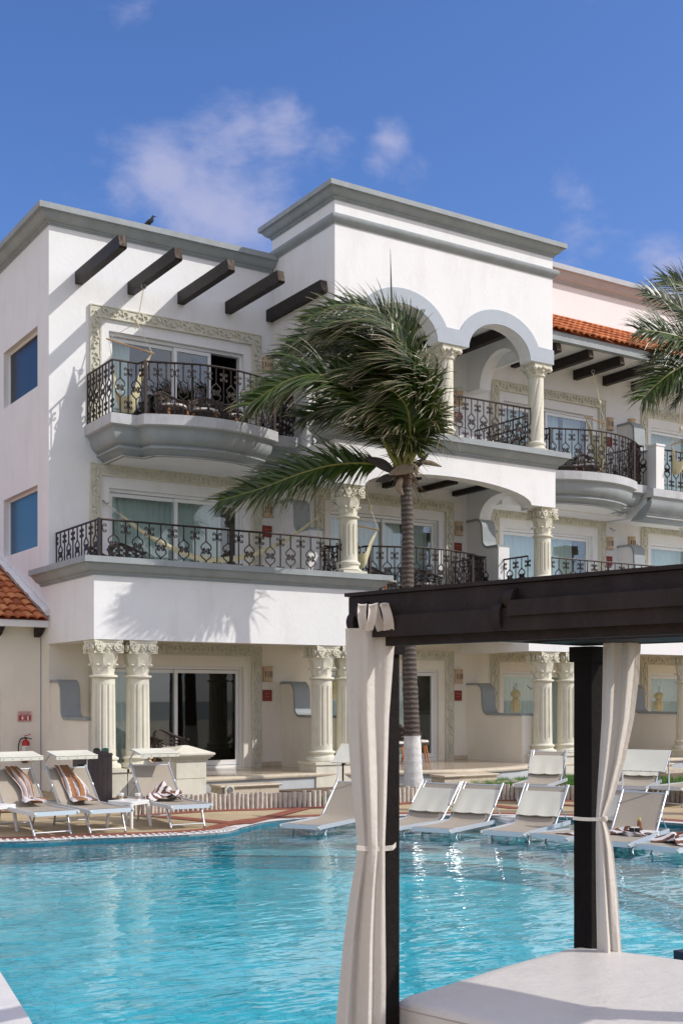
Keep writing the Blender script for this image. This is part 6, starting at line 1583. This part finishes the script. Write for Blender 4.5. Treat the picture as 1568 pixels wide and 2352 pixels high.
text_mesh('General', .028, bc + bd * .06 + bv * -.213 + U * .925, bd, U, 'signwhite', bn_, 'panel_lettering'); text_mesh('Organica', .026, bc + bd * .21 + bv * -.213 + U * .925, bd, U, 'signwhite', bn_, 'panel_lettering')

X = Vector((1, 0, 0))
def onwall(px, py, Y):
    q = Vector(wp(px, Y, 0)); t_ = VX * q.x + VY * q.y; return Q(px, py, t_)
sc = onwall(57.5, 1645.5, 23.44); sn = thing('extinguisher_sign', 'small red sign with white lettering, arrow and extinguisher symbol on the cream wall', 'sign', sc)
mb = MB(); mb.box(sc.x - .135, sc.x + .135, 23.425, 23.448, sc.z - .095, sc.z + .095); mb.build('sign_board', 'signred', sn)
mb = MB(); mb.wall(fY, sc.x - .128, sc.x + .128, sc.z - .088, sc.z + .088, 23.4215, 23.4245, [(sc.x - .122, sc.x + .122, sc.z - .082, sc.z + .082)]); mb.box(sc.x - .002, sc.x + .002, 23.4215, 23.4245, sc.z - .081, sc.z + .02); mb.box(sc.x - .121, sc.x + .121, 23.4215, 23.4245, sc.z + .021, sc.z + .025)
mb.build('sign_border', 'signwhite', sn)
text_mesh('EXTINTOR', .058, Vector((sc.x, 23.4225, sc.z + .054)), X, U, 'signwhite', sn, 'sign_lettering', bold=.0012)
mb = MB(); cx, cz = sc.x - .05, sc.z - .03
mb.extrude([(cx - .014, cz + .04), (cx + .014, cz + .04), (cx + .014, cz), (cx + .036, cz), (cx, cz - .042), (cx - .036, cz), (cx - .014, cz)], fY, 23.421, 23.424); mb.build('arrow_symbol', 'signwhite', sn)
mb = MB(); cx = sc.x + .062; mb.extrude([(cx - .017, cz - .045), (cx + .017, cz - .045), (cx + .017, cz + .012), (cx + .008, cz + .024), (cx + .008, cz + .032), (cx + .026, cz + .034), (cx + .026, cz + .042), (cx - .012, cz + .040), (cx - .026, cz + .024), (cx - .028, cz - .0), (cx - .023, cz - .0), (cx - .021, cz + .020), (cx - .008, cz + .032), (cx - .008, cz + .024), (cx - .017, cz + .012)], fY, 23.421, 23.424); mb.build('extinguisher_symbol', 'signwhite', sn)
ec = onwall(60, 1722, 23.34); ex = thing('fire_extinguisher', 'red fire extinguisher with black hose hung on the cream wall below its sign', 'fire extinguisher', ec)
x, y, z = ec
mb = MB(); mb.lathe(x, y, [(.055, z - .23), (.075, z - .22), (.078, z - .19), (.078, z + .12), (.066, z + .165), (.04, z + .19), (.022, z + .20), (.022, z + .225)], 18); mb.build('cylinder', 'red', ex, smooth=50)
mb = MB(); mb.lathe(x, y, [(.0795, z - .17), (.0795, z + .08)], 18); mb.build('paper_label', 'signwhite', ex, smooth=60)
mb = MB()
for k in range(7): mb.box(x - .045, x + .02 + .03 * (k % 2), y - .0815, y - .0795, z + .05 - k * .03, z + .056 - k * .03)
mb.build('label_print', 'blackrub', ex)
mb = MB(); mb.tube([(x, y, z + .22), (x, y, z + .25)], .025, 8); mb.beam((x - .03, y, z + .25), (x + .12, y - .01, z + .215), .022, .018); mb.build('valve', 'blackrub', ex)
mb = MB(); mb.beam((x - .03, y, z + .275), (x + .10, y - .01, z + .31), .022, .014); mb.build('handle', 'red', ex)
mb = MB(); mb.tube(cat_rom([(x - .02, y, z + .235), (x - .10, y, z + .22), (x - .145, y, z + .10), (x - .145, y, z - .05), (x - .125, y, z - .15)], 5), .013, 6); mb.build('hose', 'blackrub', ex, smooth=60)
mb = MB(); mb.box(x - .05, x + .05, y + .03, 23.449, z - .26, z - .235); mb.build('wall_bracket', 'blackrub', ex)
